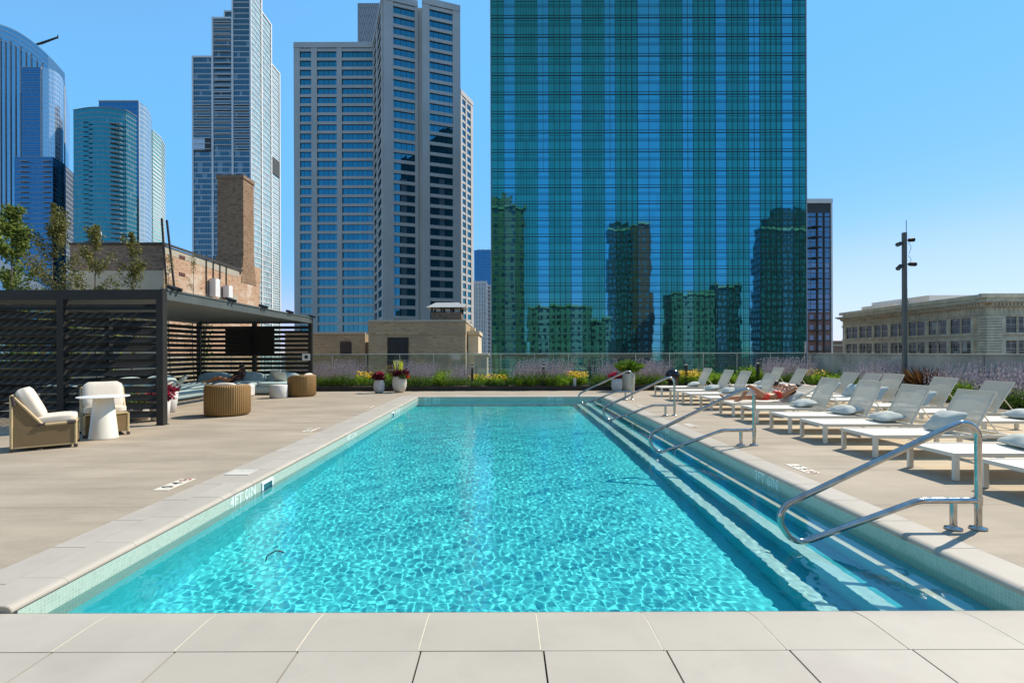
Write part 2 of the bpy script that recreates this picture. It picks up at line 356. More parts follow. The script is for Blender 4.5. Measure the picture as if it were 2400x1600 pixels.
# coping stones
def nose_profile(wd, a=.10, b=.05, drop=.022, n=7):
    """from the back (0) to the pool edge (wd): (distance, z)"""
    p = [(0, 0), (wd-a, 0)]
    for i in range(1, n+1):
        t = i/n*math.pi/2; p.append((wd-a+a*math.sin(t), -b+b*math.cos(t)))
    p.append((wd, -b-drop)); return p
def stones(mb, along0, along1, pitch, back, edge, axis, start=0, gap=.007, a=.10, b=.05, drop=.022):
    """row of rounded stones; axis 'x' -> row runs along x, nose towards +/-y"""
    wd = abs(edge-back); sg = 1 if edge > back else -1; prof = nose_profile(wd, a, b, drop)
    s = along0-start
    while s < along1:
        s0, s1 = max(s, along0)+gap/2, min(s+pitch, along1)-gap/2
        if s1-s0 > .03:
            dz = random.uniform(-.0008, .0008)
            P = lambda al, q, z: (al, back+sg*q, z+dz) if axis == 'x' else (back+sg*q, al, z+dz)
            vs = [P(s0, q, z) for q, z in prof]+[P(s1, q, z) for q, z in prof]; m = len(prof)
            fs = [((i, i+1, m+i+1, m+i) if (sg > 0) == (axis == 'y') else (i, m+i, m+i+1, i+1)) for i in range(m-1)]
            mb.mesh(vs, fs, True)
            for e, al in ((0, s0), (1, s1)):
                mb.face([P(al, q, z) for q, z in prof]+[P(al, 0, -.072)], None, False)
        s += pitch
mb = MB()
stones(mb, CX0-2.4, CX1+2.4, .617, 2.506, PY0, 'x', .075, a=.20, b=.055)
stones(mb, PX0-.35, PX1+.35, .617, CY1, PY1, 'x', .2, a=.07)
stones(mb, PY0+.004, PY1-.004, .617, -3.25, PX0, 'y', .24, a=.05, b=.032, drop=.006)
stones(mb, PY0+.004, PY1-.004, .617, CX1-.01, PX1, 'y', .41, a=.065, b=.036, drop=.01)
tag(mb.build('coping', M['coping']), kind='structure')
mb = MB()
def slabs(x0, x1, y0, y1, px, py, ox=0, oy=0, gap=.007, t=.03):
    x = x0-ox
    while x < x1:
        y = y0-oy
        while y < y1:
            a, b, c, d = max(x, x0)+gap/2, min(x+px, x1)-gap/2, max(y, y0)+gap/2, min(y+py, y1)-gap/2
            if b-a > .02 and d-c > .02: mb.box(a, b, c, d, -t, random.uniform(-.001, .001))
            y += py
        x += px
slabs(CX0-2.4, CX1+2.4, 1.89, 2.506, .617, .617, .062, 0, .009)
slabs(-3.51, -3.25, 2.506+.36, PY1+.35, .3, .617, 0, .24)
tag(mb.build('edge_paving', M['coping']), kind='structure')
mb = MB(); mb.face([(CX0-2.5,1.85,-.02),(CX1+2.5,1.85,-.02),(CX1+2.5,2.506,-.02),(CX0-2.5,2.506,-.02)])
tag(mb.build('dark_joint_bed', M['dark_joint']), kind='structure')
mb = MB()   # grout bed following the stones, 2 mm below them
def bed(al0, al1, back, edge, axis, a, b, drop=.022):
    wd = abs(edge-back); sg = 1 if edge > back else -1
    prof = [(q-.002 if q > wd-a else q, z-.0022) for q, z in nose_profile(wd, a, b, drop)]
    P = lambda al, q, z: (al, back+sg*q, z) if axis == 'x' else (back+sg*q, al, z)
    vs = [P(al0, q, z) for q, z in prof]+[P(al1, q, z) for q, z in prof]; m = len(prof)
    mb.mesh(vs, [(i, i+1, m+i+1, m+i) for i in range(m-1)], True)
bed(CX0-2.4, CX1+2.4, 2.512, PY0, 'x', .20, .055); bed(PX0-.35, PX1+.35, CY1, PY1, 'x', .07, .05)
bed(PY0+.004, PY1, -3.25, PX0, 'y', .05, .032, .006); bed(PY0+.004, PY1, CX1-.01, PX1, 'y', .065, .036, .01)
mb.face([(-3.51,2.87,-.01),(-3.25,2.87,-.01),(-3.25,PY1+.35,-.01),(-3.51,PY1+.35,-.01)])
tag(mb.build('grout_bed', M['grout']), kind='structure')
# basin
def wallq(mb, x0, y0, x1, y1, z0, z1): mb.face([(x0,y0,z0),(x1,y1,z0),(x1,y1,z1),(x0,y0,z1)], [(0,z0),(1,z0),(1,z1),(0,z1)])
mb = MB(); ZB = -.345
wallq(mb, WX0, WY0, WX0, WY1, ZB, -.034); wallq(mb, WX0, WY1, WX1, WY1, ZB, -.05); wallq(mb, WX1, WY1, WX1, WY0, ZB, -.034); wallq(mb, WX1, WY0, WX0, WY0, ZB, -.05)
tiles = mb.build('waterline_tiles', M['mosaic']); tag(tiles, kind='structure')
mb = MB(); F = -1.22; q = .004
for a in ((WX0-q, WY0-q, WX0-q, WY1+q), (WX0-q, WY1+q, WX1+q, WY1+q), (WX1+q, WY1+q, WX1+q, WY0-q), (WX1+q, WY0-q, WX0-q, WY0-q)): wallq(mb, *a, F, ZB)
pwall = mb.build('pool_wall', M['plaster']); tag(pwall, kind='structure')
mb = MB(); mb.face([(WX0-q,WY0-q,F),(WX1+q,WY0-q,F),(WX1+q,WY1+q,F),(WX0-q,WY1+q,F)])
# ledge along the left wall
pfloor = mb.build('pool_floor', M['plaster']); tag(pfloor, kind='structure')
mb = MB(); mb.m = 0
for x, zt in ((2.99, -.345), (2.66, -.62), (2.38, -.90)):
    e = WX1 if x > 2.9 else (2.99 if x > 2.6 else 2.66)
    nb = .075 if x > 2.9 else .14     # sunlit strip painted pale along each step edge, shade teal behind it
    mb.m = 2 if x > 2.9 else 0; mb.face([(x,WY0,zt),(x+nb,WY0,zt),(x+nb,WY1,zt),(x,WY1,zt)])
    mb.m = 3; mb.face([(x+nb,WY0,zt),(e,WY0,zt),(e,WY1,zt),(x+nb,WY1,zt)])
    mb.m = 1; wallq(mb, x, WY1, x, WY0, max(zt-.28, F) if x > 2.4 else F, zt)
psteps = mb.build('pool_steps', [M['tread_sunlit'], M['riser'], M['ledge'], M['tread_shaded']]); tag(psteps, kind='structure')
# water with real ripples
import numpy as np
rng = np.random.default_rng(5)
nx, ny = 660, 1500
X, Y = np.meshgrid(np.linspace(WX0-.003, WX1+.003, nx), np.linspace(WY0-.003, WY1+.003, ny), indexing='ij')
Z = np.zeros_like(X)
for lam, amp, cnt in ((.8, .0002, 5), (.20, .00007, 12), (.095, .000066, 28), (.066, .000028, 28)):
    for i in range(cnt):
        l = lam*rng.uniform(.75, 1.3); th = rng.uniform(0, 2*math.pi); ph = rng.uniform(0, 6.28)
        kx, ky = 2*math.pi/l*math.cos(th), 2*math.pi/l*math.sin(th)
        Z += amp*np.sin(kx*X+ky*Y+ph+.5*np.sin(.9*X+.7*Y+ph))
calm = np.clip((X-WX0)/.9, .35, 1)*np.clip((WX1-X)/1.0, .25, 1)
Z = WZ+Z*calm
vs = np.stack([X, Y, Z], -1).reshape(-1, 3)
ii, jj = np.meshgrid(np.arange(nx-1), np.arange(ny-1), indexing='ij'); a = (ii*ny+jj).ravel()
fa = np.stack([a, a+ny, a+ny+1, a+1], -1)
me = bpy.data.meshes.new('water'); me.vertices.add(len(vs)); me.vertices.foreach_set('co', vs.ravel())
me.loops.add(fa.size); me.loops.foreach_set('vertex_index', fa.ravel()); me.polygons.add(len(fa))
me.polygons.foreach_set('loop_start', np.arange(0, fa.size, 4)); me.polygons.foreach_set('loop_total', np.full(len(fa), 4))
me.polygons.foreach_set('use_smooth', np.ones(len(fa), bool)); me.update(); me.validate(); me.materials.append(M['water'])
water = bpy.data.objects.new('water', me); col.objects.link(water); tag(water, kind='structure')
water.cycles.is_caustics_caster = True
for o in (tiles, pwall, pfloor, psteps): o.cycles.is_caustics_receiver = True

# depth markings set in the waterline tiles
M['mark_white'] = simple('white_mosaic', (.74,.80,.72), .4); M['mark_black'] = simple('black_paint', (.02,.02,.02), .7); M['mark_plate'] = simple('marker_tile', (.70,.64,.52), .6)
M['mark_red'] = simple('red_paint', (.35,.05,.03), .7)
def text(name, s, size, mat, mtx, ex=.0015, parent=None, width=None):
    c = bpy.data.curves.new(name, 'FONT'); c.body = s; c.size = size; c.extrude = ex; c.align_x = 'CENTER'; c.align_y = 'CENTER'; c.offset = size*.03
    if width: c.space_character = width
    tmp = bpy.data.objects.new(name, c); col.objects.link(tmp); bpy.context.view_layer.update()
    me = bpy.data.meshes.new_from_object(tmp.evaluated_get(bpy.context.evaluated_depsgraph_get())); bpy.data.objects.remove(tmp)
    me.materials.clear(); me.materials.append(mat); o = bpy.data.objects.new(name, me); col.objects.link(o)
    o.matrix_world = mtx
    if parent: o.parent = parent
    return o
def basis(xv, yv, loc):
    xv, yv = Vector(xv), Vector(yv); zv = xv.cross(yv)
    m = Matrix((xv, yv, zv)).transposed().to_4x4(); m.translation = loc; return m
for (s, loc, xv, lb) in (
    ('4FT 0IN', (WX0+.002, 5.55, -.098), (0,1,0), 'white 4FT 0IN depth marking in the near left waterline tiles beside the skimmer'),
    ('4FT 0IN', (WX0+.002, 9.48, -.098), (0,1,0), 'white 4FT 0IN depth marking halfway along the left waterline tiles'),
    ('4FT 0IN', (WX0+.002, 13.6, -.098), (0,1,0), 'white 4FT 0IN depth marking in the left tiles beyond the small far skimmer'),
    ('4FT 0IN', (-2.46, WY1-.002, -.098), (1,0,0), 'white 4FT 0IN depth marking at the left end of the far pool wall'),
    ('3FT 6IN', (1.72, WY1-.002, -.098), (1,0,0), 'white 3FT 6IN depth marking near the steps on the far pool wall'),
    ('3FT 6IN', (WX1-.002, 6.18, -.098), (0,-1,0), 'white 3FT 6IN depth marking on the shaded right wall beside the second handrail'),
    ('3FT 6IN', (WX1-.002, 10.1, -.098), (0,-1,0), 'white 3FT 6IN depth marking halfway along the shaded right pool wall')):
    o = text('depth_marking', s, .155, M['mark_white'], basis(xv, (0,0,1), loc), width=1.05)
    tag(o, lb, 'depth marking', 'depth markings in the pool tiles')
# deck depth tiles (numeral plates with the no-diving disc)
def deck_mark(loc, rz, s, lb):
    t = thing('depth_marker', lb, 'depth marker', loc, rz, 'depth marker plates on the deck')
    b = MB(); b.box(-.25, .25, -.085, .085, -.002, .002); b.build('plate', M['mark_plate'], t)
    for i, ch in enumerate(s):
        o = text('numeral', ch, .16, M['mark_black'], Matrix.Identity(4), .0008, t); o.location = (-.12+i*.155 if len(s) > 1 else -.04, 0, .0028)
    b = MB(); n = 28; P = lambda r, k: (.185+r*math.cos(2*math.pi*k/n), r*math.sin(2*math.pi*k/n), .0032)
    for k_ in range(n): b.face([P(.05, k_), P(.064, k_), P(.064, k_+1), P(.05, k_+1)])
    b.face([(.147,.036,.0036),(.154,.043,.0036),(.225,-.034,.0036),(.218,-.041,.0036)]); b.build('prohibition_ring', M['mark_red'], t)
    b = MB(); b.box(.15, .20, -.008, .006, .003, .0044); b.box(.196, .212, .004, .02, .003, .0044); b.build('diver_symbol', M['mark_black'], t)
deck_mark((-3.77, 5.70, 0), R(90), '04', 'pale plate reading 0 4 with a ring, nearest on the left deck')
deck_mark((-3.77, 9.70, 0), R(90), '04', 'pale plate reading 0 4 with a ring, middle of the left deck')
deck_mark((-3.74, 13.78, 0), R(90), '04', 'pale plate reading 0 4 with a ring, farthest along the left deck')
deck_mark((3.80, 6.36, 0), R(-90), '35', 'pale plate reading 3 5 with a ring, between the two nearest handrails')
deck_mark((3.78, 10.1, 0), R(-90), '35', 'pale plate reading 3 5 with a ring, between the second and third handrails')
deck_mark((3.78, 13.7, 0), R(-90), '35', 'pale plate reading 3 5 with a ring, by the farthest handrail')
# skimmers
M['skim_hole'] = simple('skimmer_throat', (.03,.12,.14), .3)
def skimmer(y, lb):
    t = thing('pool_skimmer', lb, 'skimmer', (WX0, y, -.14), 0, 'skimmers in the left pool wall')
    b = MB(); W_, H_ = .145, .085
    for (a0, a1, z0, z1) in ((-W_, W_, H_-.03, H_), (-W_, W_, -H_, -H_+.03), (-W_, -W_+.035, -H_+.03, H_-.03), (W_-.035, W_, -H_+.03, H_-.03)): b.box(-.01, .014, a0, a1, z0, z1)
    b.build('frame', M['white'], t)
    b = MB(); b.face([(.003,-W_+.035,-H_+.03),(.003,W_-.035,-H_+.03),(.003,W_-.035,H_-.03),(.003,-W_+.035,H_-.03)]); b.build('throat', M['skim_hole'], t)
    return t
skimmer(6.1, 'white framed skimmer nearest the camera in the left pool wall'); skimmer(12.97, 'small far white skimmer toward the end of the left pool wall')
b = MB(); b.box(-.15, .15, -.14, .14, .0, .005); t = thing('skimmer_lid', 'white rectangular skimmer lid set in the left coping', 'lid', (-3.30, 6.26, .002)); b.build('lid', simple('lid_plastic', (.58,.55,.48), .6), t)
b = MB(); b.box(-.15, .15, .142, .150, -.001, .004); b.build('gap', M['black'], t)
b = MB(); b.lathe([(.008, .005), (.008, .0065)], n=12); b.build('finger_hole', M['dark_metal'], t)

# ================================================================== HANDRAILS
def arc(c, r, a0, a1, n=8): return [(c[0]+r*math.cos(R(a0+(a1-a0)*i/n)), c[1]+r*math.sin(R(a0+(a1-a0)*i/n))) for i in range(n+1)]
def fillet(pts, rad, n=7):
    out = [pts[0]]
    for i in range(1, len(pts)-1):
        p, a, b = Vector(pts[i]), Vector(pts[i-1]), Vector(pts[i+1]); d0, d1 = (a-p).normalized(), (b-p).normalized()
        ang = d0.angle(d1); r = rad[i-1] if isinstance(rad, (list, tuple)) else rad
        L_ = min(r/math.tan(ang/2), (a-p).length*.49, (b-p).length*.49); r = L_*math.tan(ang/2)
        c = p+(d0+d1).normalized()*(r/math.sin(ang/2)); s0, s1 = p+d0*L_, p+d1*L_
        v0, v1 = s0-c, s1-c
        for k_ in range(n+1):
            th = v0.angle(v1); v = (v0*math.sin((1-k_/n)*th)+v1*math.sin(k_/n*th))/math.sin(th); out.append(tuple(c+v))
    return out+[pts[-1]]
def handrail(y, lb):
    t = thing('pool_handrail', lb, 'handrail', (3.99, y, 0), 0, 'steel handrails along the pool steps')
    b = MB(); path = fillet([(0,0,.01), (0,0,.955), (-.36,0,.80), (-1.735,0,.152), (-1.55,0,-.137), (-.50,0,.238), (-.01,0,.238)], [.17,.6,.165,.165,.35], 9)
    b.tube(path, .0265, 14); b.build('rail', M['steel'], t)
    b = MB(); b.tube([(-.21,0,.01), (-.21,0,.225)], .0255, 12); b.build('short_post', M['steel'], t)
    for x in (0, -.21):
        b = MB(); b.lathe([(.062,0),(.064,.006),(.060,.014),(.03,.019),(.028,.03)], (x,0,0), 20); b.build('base_flange', M['steel'], t)
    b = MB(); b.lathe([(.031,.20),(.031,.275)], (0,0,0), 14); b.build('joint_collar', M['steel'], t)
handrail(4.20, 'stainless handrail nearest the camera, looping over the pool steps')
handrail(7.97, 'second stainless handrail from the camera, beside the pool steps')
handrail(11.70, 'third stainless handrail from the camera, beside the pool steps')
handrail(15.58, 'farthest stainless handrail, in front of the red flowered pot')
# fountain jets and suction cleaner hose bits
for x, y, lb in ((-1.9, 3.95, 'dark curved hose of a pool cleaner near the left wall'),):
    t = thing('cleaner_hose', lb, 'hose', (x, y, WZ)); b = MB(); b.tube(fillet([(0,0,-.01),(.0,.03,.03),(.05,.09,.05),(.10,.12,.02)], .03), .005, 6); b.build('hose', M['black'], t)

# ================================================================== GLASS FENCE, WALL, PLANTING BED
FY = 21.2
k = N('fence_glass'); tr = k.n('ShaderNodeBsdfTransparent'); tr.inputs[0].default_value = (.86,.93,.90,1)
gl = k.n('ShaderNodeBsdfGlossy'); gl.inputs['Roughness'].default_value = .01; gl.inputs[0].default_value = (.9,1,.98,1)
df = k.n('ShaderNodeBsdfDiffuse'); df.inputs[0].default_value = (.45,.50,.48,1)
m1 = k.n('ShaderNodeMixShader'); m1.inputs[0].default_value = .03; k.t.links.new(tr.outputs[0], m1.inputs[1]); k.t.links.new(df.outputs[0], m1.inputs[2])
m2 = k.n('ShaderNodeMixShader'); fr = k.n('ShaderNodeFresnel'); fr.inputs[0].default_value = 1.5
k.put(m2.inputs[0], k.math('MULTIPLY', fr.outputs[0], 1.6)); k.t.links.new(m1.outputs[0], m2.inputs[1]); k.t.links.new(gl.outputs[0], m2.inputs[2])
M['fence_glass'] = k.done(m2.outputs[0])
t = thing('glass_fence', 'frameless glass fence with thin white top rail behind the planting bed', 'fence', (0, FY, 0))
b = MB(); b.box(-13, 12.78, -.03, .03, 1.405, 1.44); b.build('top_rail', M['white_metal'], t)
b = MB(); b.box(-13, 12.9, -.06, .06, 0, .12); b.build('base_channel', M['steel'], t)
x = 12.76
while x > -13.2:
    b = MB(); b.box(x-1.434+.012, x-.012, -.006, .006, .12, 1.405); b.build('glass_panel', M['fence_glass'], t)
    b = MB(); b.box(x-.012, x+.012, -.014, .014, .12, 1.405); b.build('mullion', M['white_metal'], t)
    x -= 1.434
b = MB(); b.box(12.78, 12.83, -.025, .025, 0, 1.9); b.build('end_post', M['steel'], t)
t = thing('parapet_wall', 'weathered grey concrete parapet wall behind the back row of loungers', 'wall', (13, 0, 0))
b = MB(); y = 21.3
k_ = 0
while y > 1:
    y2 = y-2.6; b.box(0, .3, y2+.012, y-.012, 0, 1.36); y = y2
b.build('wall_panels', M['concrete'], t)
b = MB(); b.box(.02, .28, 1, 21.3, 0, 1.34); b.build('core', M['dark_joint'], t)
b = MB(); b.box(-.03, .33, .9, 21.36, 1.362, 1.41); b.build('coping_cap', M['concrete'], t)
t = thing('planter_edging', 'low black steel edging in front of the flower bed', 'edging', (0, 0, 0))
b = MB(); b.box(-13, 11.4, 19.3, 19.33, 0, .17); b.box(11.4, 11.43, 4, 19.33, 0, .17); b.build('edging', M['dark_metal'], t)
b = MB(); b.box(-13, 12.98, 19.34, 21.1, .01, .13); b.box(11.44, 12.98, 4, 19.34, .01, .13); tag(b.build('soil', M['soil']), kind='structure')
for px, y, h, lb in ((-1.27, 19.7, 1.0, 'dark bollard light in the bed left of the pool end'), (1.55, 19.7, 1.0, 'dark bollard light in the bed behind the pool end'),
                     (7.2, 19.75, 1.05, 'dark bollard light in the bed beside the black urn'), (10.05, 19.75, 1.1, 'dark bollard light in the bed behind the far loungers')):
    t = thing('bollard_light', lb, 'bollard', (px, y, .1), 0, 'bollard lights in the flower bed')
    b = MB(); b.box(-.045, .045, -.045, .045, 0, h-.2); b.box(-.045, .045, -.045, .045, h-.14, h-.1); b.build('post', M['dark_metal'], t)
    b = MB(); b.box(-.038, .038, -.038, .038, h-.2, h-.14); b.build('lens', M['cream'], t)
t = thing('bollard_light', 'short pale concrete bollard in the bed left of the tall ribbed pot', 'bollard', (2.75, 19.5, .1), 0, 'bollard lights in the flower bed')
b = MB(); b.box(-.05, .05, -.05, .05, 0, .34); b.build('post', M['stone_pot'], t); b = MB(); b.box(-.056, .056, -.056, .056, .34, .36); b.build('cap', M['stone_pot'], t)
#PART3
# ================================================================== LOUNGERS
LW = .66
def lounger_parts(t, ang, sling=True):
    ca, sa = math.cos(R(ang)), math.sin(R(ang)); hw = LW/2; H = .315
    b = MB()
    for s_ in (-1, 1):
        b.box(0, 1.98, s_*hw-.02, s_*hw+.02, H-.045, H)
    b.box(0, .035, -hw+.02, hw-.02, H-.045, H-.001); b.box(1.945, 1.98, -hw+.02, hw-.02, H-.045, H-.001); b.box(1.40, 1.43, -hw+.02, hw-.02, H-.045, H-.002)
    b.build('frame', M['white_metal'], t)
    for x in (.03, 1.80):
        for s_ in (-1, 1):
            b = MB(); b.box(x-.025, x+.03, s_*hw-.0215, s_*hw+.0215, 0, H-.046); b.build('leg', M['white_metal'], t)
    b = MB(); n = 14     # seat sling, sagging slightly
    vs = [(.04+1.36*i/n, -hw+.022+(LW-.044)*j/6, H-.008-.012*math.sin(math.pi*j/6)*math.sin(math.pi*min(1, i/n+.0))) for i in range(n+1) for j in range(7)]
    b.mesh(vs, [(i*7+j, (i+1)*7+j, (i+1)*7+j+1, i*7+j+1) for i in range(n) for j in range(6)]); b.build('seat_sling', M['seat'], t)
    BL = .70; bx, bz = 1.43, H-.01
    P = lambda q, y, o=0: (bx+q*ca-o*sa, y, bz+q*sa+o*ca)
    b = MB()
    for s_ in (-1, 1): b.tube([P(0, s_*(hw-.035)), P(BL-.02, s_*(hw-.035))], .0165, 8)
    b.tube([P(BL-.02, -hw+.035), P(BL-.02, hw-.035)], .0165, 8); b.build('backrest_frame', M['white_metal'], t)
    b = MB(); n = 8
    vs = [P(.01+(BL-.02)*i/n, -hw+.03+(LW-.06)*j/6, .018-.018*math.sin(math.pi*j/6)*math.sin(math.pi*i/n)) for i in range(n+1) for j in range(7)]
    b.mesh(vs, [(i*7+j, i*7+j+1, (i+1)*7+j+1, (i+1)*7+j) for i in range(n) for j in range(6)]); b.build('backrest_sling', M['sling'], t)
    if ang > 20:
        b = MB()
        for s_ in (-1, 1):
            e = P(BL*.48, s_*(hw-.06)); b.tube([e, (bx+.42, s_*(hw-.06), H-.04)], .010, 6)
        b.tube([(bx+.42, -hw, H-.04), (bx+.42, hw, H-.04)], .010, 6); b.build('support_strut', M['white_metal'], t)
M['seat'] = simple('seat_sling', (.74,.70,.61), .75, var=.04, scale=5)
protos = {}
def lounger(x, y, ang, lb, grp, rz=0):
    if ang not in protos:
        t = thing('sun_lounger', lb, 'sun lounger', (x, y, 0), rz, grp); lounger_parts(t, ang); protos[ang] = t; return t
    c = copy_tree(protos[ang], (x, y, 0), rz, lb); c['group'] = grp; return c
ORD = ['nearest', 'second nearest', 'third nearest', 'fourth nearest', 'fifth nearest', 'sixth nearest', 'seventh nearest', 'eighth nearest', 'ninth nearest', 'tenth nearest', 'eleventh nearest']
FR = [(5.14,63),(6.10,63),(7.36,61),(8.44,63),(9.45,65),(10.67,63),(11.77,32),(13.04,61),(14.28,65),(15.42,63),(16.92,63)]
for i, (y, a) in enumerate(FR):
    nm = {6: 'white lounger the woman in the red bikini lies on, back half lowered', 10: 'white lounger farthest from the camera in the poolside row, next to the flower bed'}.get(i, 'white sling lounger, %s to the camera in the poolside row' % ORD[i])
    lounger(5.22+random.uniform(-.03,.03) if i != 6 else 5.22, y, a, nm, 'sun loungers in the poolside row', R(random.uniform(-1.6,1.6)) if i != 6 else 0)
BR = [(8.72,60),(9.92,57),(11.02,60),(12.38,63),(13.22,60),(14.12,57),(15.12,0),(16.42,60),(17.6,63)]
for i, (y, a) in enumerate(BR):
    nm = {6: 'flat white lounger under the woman in the black bikini, by the parapet wall', 8: 'white lounger farthest from the camera in the row along the parapet wall'}.get(i, 'white sling lounger, %s to the camera in the row along the parapet wall' % ORD[i])
    lounger(8.0+random.uniform(-.04,.04) if i != 6 else 7.96, y, a, nm, 'sun loungers in the row along the wall', R(random.uniform(-2.4,2.4)))

# pillows
def superq(b, sx, sy, sz, e=3.2, M_=None, n=26, m=18, pinch=0, rough=.0, seed=0, sag=0):
    """rounded block / pillow: thickness falls to a seam round the edge"""
    rr = random.Random(seed); ph = [rr.uniform(0, 6.28) for _ in range(8)]; vs = []
    for i in range(m+1):
        v = i/m*math.pi-math.pi/2
        for j in range(n):
            u = j/n*2*math.pi
            c, s_ = math.cos(u), math.sin(u)
            k_ = (abs(c)**e+abs(s_)**e)**(-1/e)
            cv, sv = math.cos(v), math.sin(v)
            if pinch:   # pillow: z thickness depends on distance from the centre
                q = abs(cv)**.55; x, y = c*k_*q, s_*k_*q
                z = math.copysign((1-q**2.4)**.8 if q < 1 else 0, sv)*(1-.25*abs(x*y))
                x *= 1-.07*(1-abs(y)**2)*q; y *= 1-.09*(1-abs(x)**2)*q
                z += rough*(math.sin(5*x+ph[0]+3*y)*math.sin(4*y+ph[1])+.6*math.sin(9*x*y+ph[2]+7*x))
            else:
                kv = (abs(cv)**e+abs(sv)**e)**(-1/e); x, y, z = c*k_*cv*kv, s_*k_*cv*kv, sv*kv
                z += rough*math.sin(3*x+ph[0])*math.sin(3*y+ph[1])
                if sag: z -= sag*(1-x*x)*(1-y*y)*(z > 0)
            p = Vector((x*sx/2, y*sy/2, z*sz/2)); vs.append(M_ @ p if M_ else p)
    b.mesh(vs, [(i*n+j, i*n+(j+1) % n, (i+1)*n+(j+1) % n, (i+1)*n+j) for i in range(m) for j in range(n)])
def pillow(x, y, z, rx, ry, rz, lb, sx=.42, sy=.58, sz=.17, mat='pillow', seed=0, grp='pillows on the loungers', rough=.05):
    b = MB(); superq(b, sx, sy, sz, pinch=1, rough=rough*1.3, seed=seed, e=6, n=36, m=22)
    o = b.build('pillow', M[mat]); o.location = (x, y, z); o.rotation_euler = (R(rx), R(ry), R(rz)); tag(o, lb, 'pillow', grp); return o
S = random.Random(3)
for i, (y, a) in enumerate(FR):
    if a < 50: continue
    flat = i in (0, 1, 3, 4, 8, 9, 10)
    if i in (2, 7): pillow(6.50, y+.0, .46, 0, -48, S.uniform(-5, 5), 'pale blue pillow propped against the back of the %s poolside lounger' % ORD[i], seed=i, rough=.07)
    else: pillow(6.42+S.uniform(-.06,.05), y+S.uniform(-.03,.03), .385, 0, -9, S.uniform(-16, 16), 'pale blue pillow lying on the seat of the %s poolside lounger' % ORD[i], seed=i, rough=.06)
pillow(6.78, 11.77, .43, 0, -32, 3, 'pale blue pillow under the head of the woman in the red bikini', seed=77, sz=.13)
for i, (y, a) in enumerate(BR):
    if a < 50: continue
    st = i in (1, 2, 3, 4, 5)
    pillow(9.24 if st else 9.12, y+.02, .46 if st else .39, 0, -50 if st else -12, S.uniform(-6, 6), 'pale blue pillow on the %s lounger of the row along the wall' % ORD[i], seed=20+i, sz=.15, rough=.05)
# small things between the loungers
t = thing('side_table', 'low white side table beside the woman in the red bikini', 'side table', (7.15, 12.6, 0))
b = MB(); b.box(-.2,.2,-.2,.2,.36,.385); b.build('tabletop', M['white_metal'], t)
for sx in (-1, 1):
    for sy in (-1, 1): b = MB(); b.box(sx*.17-.015, sx*.17+.015, sy*.17-.015, sy*.17+.015, 0, .36); b.build('leg', M['white_metal'], t)
b = MB(); b.lathe([(.036,0),(.038,.02),(.038,.15),(.03,.17),(.018,.18)], n=14); o = b.build('drink_tumbler', M['black'], None, (7.12, 12.55, .385)); tag(o, 'small black tumbler on the low table behind the sunbather', 'tumbler')
t = thing('towel', 'pale towel draped under the woman in the black bikini', 'towel', (7.98, 15.12, .325)); b = MB()
vs = [(.05+1.7*i/16, -.36+.72*j/8, .004+.006*math.sin(i*1.3+j)*math.cos(j*2.1) - (.06 if j in (0, 8) else 0)) for i in range(17) for j in range(9)]
b.mesh(vs, [(i*9+j, (i+1)*9+j, (i+1)*9+j+1, i*9+j+1) for i in range(16) for j in range(8)]); b.build('cloth', M['white'], t)

# ================================================================== PEOPLE
M['skin_tan'] = simple('skin_tanned', (.46,.20,.10), .5, var=.08, scale=6)
M['skin_pale'] = simple('skin_light', (.55,.32,.23), .5, var=.08, scale=6)
M['red_cloth'] = simple('red_swim_fabric', (.70,.04,.015), .7, var=.06)
M['black_cloth'] = simple('black_swim_fabric', (.015,.015,.018), .7)
M['hair_dark'] = simple('dark_hair', (.025,.014,.010), .5, var=.3, scale=30, bump=.6, bscale=90)
M['dark_dress'] = simple('dark_brown_dress', (.05,.022,.018), .9, var=.2)
def body(name, J, E, mat, parent, root, sub=2):
    names = list(J); me = bpy.data.meshes.new(name)
    me.from_pydata([J[n_][0] for n_ in names], [(names.index(a_), names.index(b_)) for a_, b_ in E], []); me.materials.append(mat)
    o = bpy.data.objects.new(name, me); col.objects.link(o); o.parent = parent
    sk = o.modifiers.new('skin', 'SKIN'); sk.use_smooth_shade = True
    for i, n_ in enumerate(names):
        r_ = J[n_][1]; me.skin_vertices[0].data[i].radius = r_ if isinstance(r_, tuple) else (r_, r_)
        me.skin_vertices[0].data[i].use_root = (n_ == root)
    ss = o.modifiers.new('sub', 'SUBSURF'); ss.levels = sub; ss.render_levels = sub
    bpy.context.view_layer.update()
    ev = o.evaluated_get(bpy.context.evaluated_depsgraph_get()); m2 = bpy.data.meshes.new_from_object(ev)
    o.modifiers.clear(); o.data = m2; m2.materials.clear(); m2.materials.append(mat)
    for p in m2.polygons: p.use_smooth = True
    return o
def garment(name, bo, test, mat, parent, off=.006):
    m = bo.data; b = MB(); b.smooth = True; nv = [v.co+v.normal*off for v in m.vertices]; fs = [tuple(p.vertices) for p in m.polygons if test(p.center)]
    if not fs: return None
    used = sorted({i for f in fs for i in f}); mp_ = {i: k_ for k_, i in enumerate(used)}
    b.mesh([nv[i] for i in used], [tuple(mp_[i] for i in f) for f in fs]); o = b.build(name, mat, parent); 
    so_ = o.modifiers.new('t', 'SOLIDIFY'); so_.thickness = .004; so_.offset = -1
    return o
